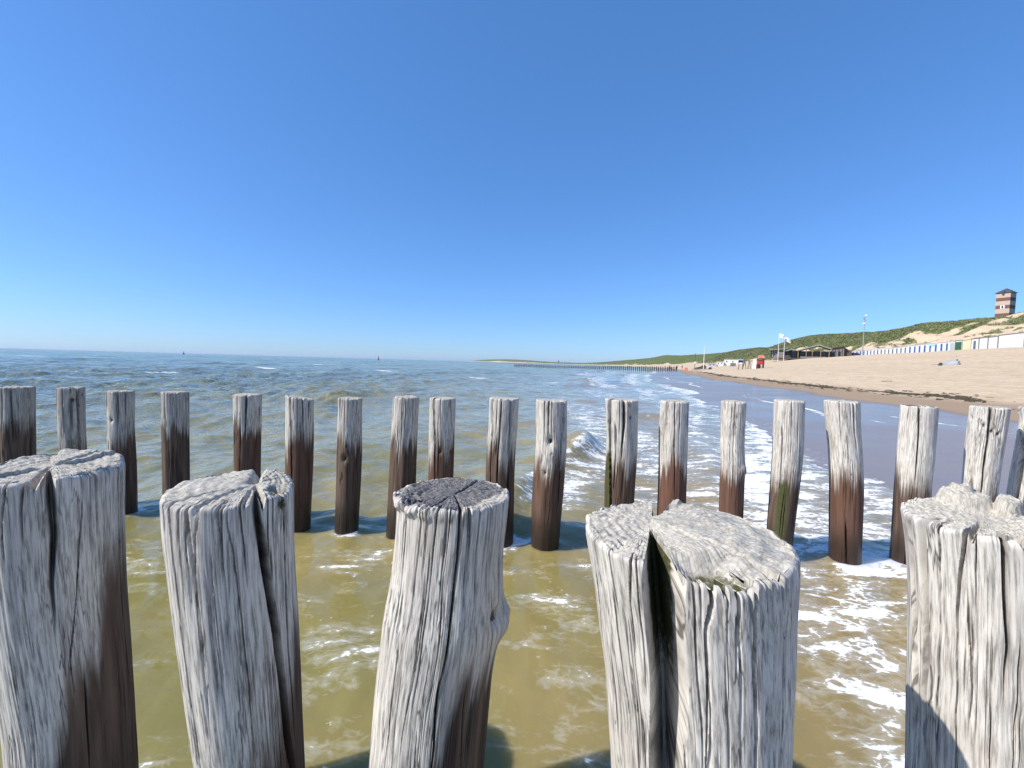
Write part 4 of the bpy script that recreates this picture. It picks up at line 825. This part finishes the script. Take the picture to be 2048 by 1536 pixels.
# --- slender mast, tents and lamp by the distant groyne
f = Frame(1407, 738, 128); L = EYE[2] + (horizon(1408) - 693) / f.kz - f.z
r = f.root('mast', 'slender white mast rising from the sand before a dark low tent', 'mast')
MB().lathe([(.12, -.4), (.10, L * .4), (.07, L * .85), (.045, L)], 10).build('pole', M['white'], r); MB().tube((0, 0, L - .05), (0, 0, L + .12), .06, .02, 8).build('finial', M['white'], r)
for e in (-1, 1): MB().tube((0, 0, L * .6), (e * .9, .3, -.1), .012, .012, 5).build('stay', M['metal'], r)
f = Frame(1401, 731.5, 140); r = f.root('dark_tent', 'low dark green tent behind the slender mast', 'tent'); X, H = f.x, f.h
MB().prism([(X(1389), -.2), (X(1413), -.2), (X(1412), H(6)), (X(1408), H(9)), (X(1401), H(5)), (X(1391), H(2.4))], -1.5, 1.8).build('canopy', M['dgreen'], r); MB().box(X(1393), X(1397), -1.58, -1.504, 0, H(2)).build('opening', M['tdark'], r)
f = Frame(1419.5, 735, 120); r = f.root('small_tent', 'small pale domed tent with a dark opening alone on the sand', 'tent')
MB().lathe([(.62, 0), (.6, .4), (.45, .7), (.1, .86)], 12).build('dome', M['silver'], r); MB().prism([(-.38, .02), (.38, .02), (.3, .5), (0, .66), (-.3, .5)], -.66, -.5).build('opening', M['tdark'], r)
f = Frame(1389.5, 733, 150); L = EYE[2] + (horizon(1389) - 708.5) / f.kz - f.z
r = f.root('lamp_post', 'thin dark lamp post with pale round lamps near the distant groyne', 'lamp post'); MB().lathe([(.09, -.3), (.07, L)], 8).build('pole', M['dwood'], r)
MB().box(-.35, .35, -.2, .2, L, L + .25).build('lamp_head', M['metal'], r); MB().lathe([(.2, -.3), (.42, -.1), (.42, .2), (.15, .35)], 10, (.25, -.1, L * .42)).build('globe', M['white'], r)
f = Frame(1372.5, 736, 126); r = f.root('orange_tent', 'small orange beach tent where the distant groyne meets the sand', 'tent')
MB().prism([(-.55, -.1), (.55, -.1), (.42, .8), (0, .98), (-.42, .8)], -.5, .6).build('canopy', M['pink'], r); MB().prism([(-.3, 0), (.3, 0), (0, .7)], -.53, -.504).build('opening', M['orange'], r)
rg = random.Random(5)
for k in range(15):
    px = 1384 + k * 2.15; f = Frame(px, 739, 112 + rg.uniform(-2, 2)); o = f.root('stake', 'short wooden stake in the little fence on the sand below the mast', 'stake', 'stakes of the little beach fence')
    MB().lathe([(.05, -.3), (.05, .55 + rg.uniform(-.1, .15)), (.02, .72)], 7).build('shaft', M['lwood'], o); MB().lathe([(.056, .42), (.056, .48)], 7).build('wire_band', M['metal'], o)
# --- shelter, parasols
f = Frame(1715.5, 711, 148); c = on_row(1716); r = empty('beach_shelter', (c[0] - 2.2, c[1] - 1.0, ground_xy(c[0] - 2.2, c[1] - 1.0)), f.rz); tag(r, 'navy beach shelter with a red side standing before the far end of the huts', 'shelter')
MB().prism([(-.9, -.2), (1.35, -.2), (1.35, 1.45), (-.5, 1.5)], -.6, .8).build('canopy', M['navy'], r); MB().prism([(-1.6, -.2), (-.92, -.2), (-.52, 1.5), (-1.0, 1.3)], -.5, .7).build('side', M['red'], r); MB().box(-1.7, -1.2, -.8, -.4, -.1, .35).build('cool_box', M['cloth'], r)
def parasol(c, top, rad, mt, label, tilt=0.0):
    r = empty('parasol', (c[0], c[1], ground_xy(*c[:2])), 0); tag(r, label, 'parasol'); r.rotation_euler = (tilt, 0, 0)
    MB().tube((0, 0, -.3), (0, 0, top + .1), .025, .025, 7).build('pole', M['white'], r)
    n = 8; v = [(0, 0, top)]; 
    for q, (rr_, zz_) in enumerate(((.55, .13), (1, .42))):
        for k in range(n): a = 2 * math.pi * k / n; v.append((rad * rr_ * math.cos(a), rad * rr_ * math.sin(a), top - rad * zz_))
    fc = [(0, 1 + k, 1 + (k + 1) % n) for k in range(n)] + [(1 + k, 9 + k, 9 + (k + 1) % n, 1 + (k + 1) % n) for k in range(n)]
    m2 = len(v); v += [(a, b, c_ - .03) for a, b, c_ in v]; fc += [tuple(i + m2 for i in reversed(q)) for q in fc]
    MB().add(v, fc).build('canopy', mt, r); return r
c = on_row(1885); parasol((c[0] - 2.6, c[1] + .3), 1.9, .85, M['lblue'], 'light blue parasol open before the huts near the silver grey front', .15)
cb = on_row(1862); parasol((cb[0] + 5.0, cb[1] - 2.2), 2.9, 1.8, M['yellow'], 'yellow parasol showing above the roofs of the beach huts')
cb = on_row(1874); parasol((cb[0] + 5.0, cb[1] - 2.2), 2.9, 1.2, M['pink'], 'faded pink parasol showing above the hut roofs beside the yellow one')
cb = on_row(1890); parasol((cb[0] + 5.5, cb[1] - 2.2), 3.1, 1.3, M['gwood'], 'dull grey parasol showing above the hut roofs')

# --- people
def person(px, py, Y, label, top, legs, h=1.75, lean=0.0, stride=.18, arm=.25, hat=None, face=0.0):
    f = Frame(px, py, Y); me = bpy.data.meshes.new('body')
    P = [(0,0,.95),(0,lean*.3,1.15),(0,lean*.6,1.38),(0,lean*.8,1.50),(0,lean,1.58),(0,lean-.02,1.72),
         (.10,0,.90),(.11,stride*.5,.48),(.11,stride*.4,.08),(.11,stride*.4-.16,.03),(-.10,0,.90),(-.11,-stride*.5,.48),(-.11,-stride*.3,.08),(-.11,-stride*.3-.16,.03),
         (.19,lean*.7,1.40),(.24,arm*.3,1.14),(.23,-arm*.6,.92),(.23,-arm*.9,.82),(-.19,lean*.7,1.40),(-.24,-arm*.1,1.14),(-.23,-arm*.7,.92),(-.23,-arm*.95,.82)]
    E = [(0,1),(1,2),(2,3),(3,4),(4,5),(0,6),(6,7),(7,8),(8,9),(0,10),(10,11),(11,12),(12,13),(2,14),(14,15),(15,16),(16,17),(2,18),(18,19),(19,20),(20,21)]
    Rr = [.14,.13,.14,.06,.10,.075,.09,.06,.042,.04,.09,.06,.042,.04,.06,.045,.035,.03,.06,.045,.035,.03]
    me.from_pydata(P, E, []); o = link('person', me); 
    sk = o.modifiers.new('skin', 'SKIN'); o.modifiers.new('sub', 'SUBSURF').levels = 1
    for i, v in enumerate(me.skin_vertices[0].data): v.radius = (Rr[i] * (1.15 if i in (0, 1, 2) else 1), Rr[i])
    dg = bpy.context.evaluated_depsgraph_get(); m2 = bpy.data.meshes.new_from_object(o.evaluated_get(dg))
    bpy.data.objects.remove(o); m2.name = 'body'
    for mm in (M['skin'], top, legs): m2.materials.append(mm)
    for p_ in m2.polygons:
        z = p_.center[2]; p_.material_index = 2 if .45 < z < .98 else (1 if .98 <= z < 1.47 and abs(p_.center[0]) < .30 else 0); p_.use_smooth = True
    s_ = h / 1.8; o = link('person', m2); o.location = f.loc; o.scale = (s_,)*3; o.rotation_euler = (0, 0, f.rz + face); tag(o, label, 'person', None)
    hr = MB().lathe([(.085, -.05), (.105, .02), (.09, .08), (.03, .12)], 10, (0, lean, 1.72)).build('hair', M['dwood'], o)
    return o
person(1353.5, 738, 133, 'person in dark clothes standing at the foot of the distant groyne', M['tdark'], M['navy'], 1.75, face=.6)
person(1364, 737, 131, 'person in a black top and pale trousers near the orange tent', M['tdark'], M['silver'], 1.72, face=2.0)
person(1338, 739, 131, 'person in dark swimwear walking beside a companion by the distant groyne', M['navy'], M['tdark'], 1.7, stride=.4, face=-1.2)
person(1341.3, 739, 131.5, 'person in a red top walking beside a companion by the distant groyne', M['red'], M['tdark'], 1.65, stride=.35, face=-1.2)

# --- tarpaulin covered boat, stick
f = Frame(1900, 733, 39.5); r = f.root('covered_dinghy', 'small dinghy under a pale grey tarpaulin lying alone on the dry sand', 'boat', rz=R_(-20)); r.scale = (.60, .74, .95)
prof = [(-1.15, .04, .10), (-.95, .22, .25), (-.5, .42, .42), (0, .52, .52), (.5, .52, .56), (.95, .42, .50), (1.1, .22, .30)]
v = []; fc = []; n = 9
for i, (x, hw_, hh) in enumerate(prof):
    for k in range(n): a = math.pi * k / (n - 1); v.append((x, -hw_ * math.cos(a) * (1 + .05 * math.sin(i * 3 + k)), -.06 + hh * math.sin(a)**.8 * (1 + .07 * math.sin(i * 2.1 + k * 1.7))))
for i in range(len(prof) - 1):
    for k in range(n - 1): a = i * n + k; fc.append((a, a + 1, a + n + 1, a + n))
fc += [tuple(range(n)), tuple(range(len(prof) * n - 1, (len(prof) - 1) * n - 1, -1))]
MB().add(v, fc).build('tarpaulin', M['tarp'], r)
MB().lathe([(.30, -.02), (.30, .10), (.18, .22), (.04, .26)], 10, (-1.0, -.16, -.02)).build('bow', M['tdark'], r)
MB().tube((-1.1, -.3, .06), (-2.0, -.55, .01), .025, .02, 6).build('rope', M['drift'], r); MB().lathe([(.06, 0), (.09, .05), (.05, .12)], 8, (.75, 0, .46)).build('toggle', M['tdark'], r)
f = Frame(1775, 745, 27); o = MB().tube((-.26, 0, .02), (.26, .05, .04), .022, .014, 7).tube((.1, .02, .03), (.2, .12, .07), .012, .008, 6).build('driftwood_stick', M['drift']); o.location = f.loc; o.rotation_euler = (0, 0, f.rz); tag(o, 'thin driftwood stick lying on the dry sand above the seaweed line', 'stick')

# --- buoys out at sea
def buoy(px, Y, h, mt, label, wide=.25):
    d = ray(px, 715); x = d[0] / d[1] * Y; r = empty('buoy', (x, Y, 0)); tag(r, label, 'buoy')
    MB().lathe([(h * wide, -.4), (h * wide * 1.05, .15), (h * wide, h * .22), (h * wide * .55, h * .28)], 14).build('float', mt, r)
    MB().lathe([(h * wide * .5, h * .281), (h * wide * .30, h * .82), (h * wide * .05, h)], 12).build('tower', mt, r); MB().lathe([(h * .02, h), (h * .035, h * 1.04), (h * .01, h * 1.1)], 8).build('lantern', M['bdark'], r)
buoy(757, 520, 4.9, M['bred'], 'red navigation buoy floating before the horizon', .20); buoy(367.5, 640, 3.9, M['bdark'], 'dark navigation buoy alone on the sea horizon', .30); buoy(846, 900, 2.6, M['bgreen'], 'tiny green buoy on the horizon beyond the red one', .2)

# --- beacon on the far headland
f = Frame(1117, 727, 3300); f.z = max(f.z - 1, 1); r = f.root('beacon', 'tiny dark beacon tower on the low far headland', 'beacon')
MB().lathe([(4, -2), (3.2, f.h(3.4)), (4.2, f.h(3.5)), (4.2, f.h(3.8)), (1, f.h(4.6))], 10).build('tower', M['slate'], r)

# ------------------------------------------------------------------ seaweed line and dune grass
def wrack():
    rg = np.random.default_rng(21); V = []; F = []; 
    ys = []
    for k in range(3600):
        Y = 9 * (1 - rg.random() * .985)**-1.0
        if Y > 150: continue
        dens = vn(Y / (1.5 + Y * .06), 3.3, 0, 5)
        if dens < -.42 + .5 * rg.random(): continue
        line = 9.4 + .9 * float(fbm(Y / 6, 2.2, 0, 41, 3)); tt = line + rg.normal(0, .14) + (rg.random() < .2) * rg.uniform(-.9, .9)
        X = float(xs(Y)) + tt; z = float(ground(np.array(tt), np.array(Y), np.array(X)))
        L = rg.uniform(.05, .22) * (1 + Y / 70); wd = rg.uniform(.018, .05) * (1 + Y / 90); hh = rg.uniform(.006, .03) * (1 + Y / 150); a = rg.normal(1.15, .5); ca, sa = math.cos(a), math.sin(a)
        n0 = len(V)
        for i in range(5):
            u = (i / 4 - .5) * 2; ww = wd * (1 - .75 * u * u) * rg.uniform(.6, 1.3); off = rg.normal(0, .04)
            for q, hz in ((-1, -.015), (-.4, hh * rg.uniform(.5, 1.2)), (.4, hh * rg.uniform(.5, 1.2)), (1, -.015)):
                lx, ly = u * L, q * ww + off; V.append((X + lx * ca - ly * sa, Y + lx * sa + ly * ca, z + hz * (1 if abs(u) < .9 else .3)))
        for i in range(4):
            for j in range(3): p = n0 + i * 4 + j; F.append((p, p + 4, p + 5, p + 1))
    me = raw_mesh('seaweed', np.array(V), np.array(F), smooth_=False); mt = paint('seaweed', (.055, .044, .020), .75, .5, 4.0)
    tag(link('seaweed', me, mt), 'dark dried seaweed washed up in a broken line along the beach', 'seaweed', kind='stuff')
wrack()
def dune_grass():
    rg = np.random.default_rng(33); N = 60000
    Y = 60 * (1 + rg.random(N) * 7.5)**1.0; Y = 60 + (rg.random(N)**1.6) * 600; T = 86 + rg.random(N) * 72
    X = xs(Y) + T; s = (T - 85) / 65
    th = np.interp(Y, [0, 100, 140, 170, 200, 235, 270, 320], [1.05, 1.04, .98, .86, .64, .44, .22, .05])
    v = s - th + .42 * fbm(X / 26, Y / 26, 0, 5, 4) + .34 * fbm(X / 6, Y / 6, 0, 6, 3)
    tu = fbm(X / 4.5, Y / 4.5, 0, 61, 3)
    keep = ((v > 0) & (rg.random(N) < .75)) | ((tu > .16) & (rg.random(N) < .6)); keep &= rg.random(N) < np.interp(s, [0, .9, 1.1], [.6, .9, 1.0])
    X, Y, T, tu = X[keep], Y[keep], T[keep], v[keep]; Z = ground(T, Y, X); n = len(X)
    V = []; F = []; base = 0
    B = 5
    ang = rg.random((n, B)) * 6.283; L = rg.uniform(.35, .85, (n, B)) * (1 + Y[:, None] / 700); sp = rg.uniform(.15, .8, (n, B)); wd = .10 * (1 + Y[:, None] / 220)
    ox = X[:, None] + rg.normal(0, .35, (n, B)); oy = Y[:, None] + rg.normal(0, .35, (n, B)); oz = Z[:, None] - .12 + 0 * ox
    ca, sa = np.cos(ang), np.sin(ang)
    p0 = np.stack([ox - sa * wd, oy + ca * wd, oz], -1); p1 = np.stack([ox + sa * wd, oy - ca * wd, oz], -1); p2 = np.stack([ox + ca * L * sp + L * .25, oy + sa * L * sp, oz + L * .85], -1)
    V = np.stack([p0, p1, p2], 2).reshape(-1, 3); F = np.arange(len(V)).reshape(-1, 3)
    me = raw_mesh('dune_grass', V, F, smooth_=False)
    mt, nn, l, p = new_mat('marram'); t = NT(mt); co = t.coord(); a = t.noise(co, .06, 5, .65); b = t.noise(co, 1.5, 3, .6)
    l.new(t.mix(t.step(.4, .65, b), t.mix(t.step(.38, .62, a), (.050, .088, .022), (.185, .205, .075)), (.27, .235, .12)), p.inputs['Base Color']); p.inputs['Roughness'].default_value = .8
    tag(link('dune_grass', me, mt), 'tufts of marram grass covering the dunes', 'grass', kind='stuff'); print('grass tris', len(F))
dune_grass()

# ------------------------------------------------------------------ sea air
hz = MB().box(-27000, 27000, -60, 26500, -6, 62).build('haze', None); tag(hz, kind='stuff')
hm_ = bpy.data.materials.new('haze'); hm_.use_nodes = True; hn = hm_.node_tree.nodes; hn.remove(hn['Principled BSDF'])
pv = hn.new('ShaderNodeVolumePrincipled'); pv.inputs['Color'].default_value = (.74, .86, 1, 1); pv.inputs['Density'].default_value = .00004; pv.inputs['Anisotropy'].default_value = .2
hm_.node_tree.links.new(pv.outputs[0], hn['Material Output'].inputs['Volume']); hz.data.materials.append(hm_)
print('TRIS', sum(len(m_.loop_triangles) if m_.loop_triangles else sum(len(p.vertices) - 2 for p in m_.polygons) for m_ in bpy.data.meshes if m_.users))
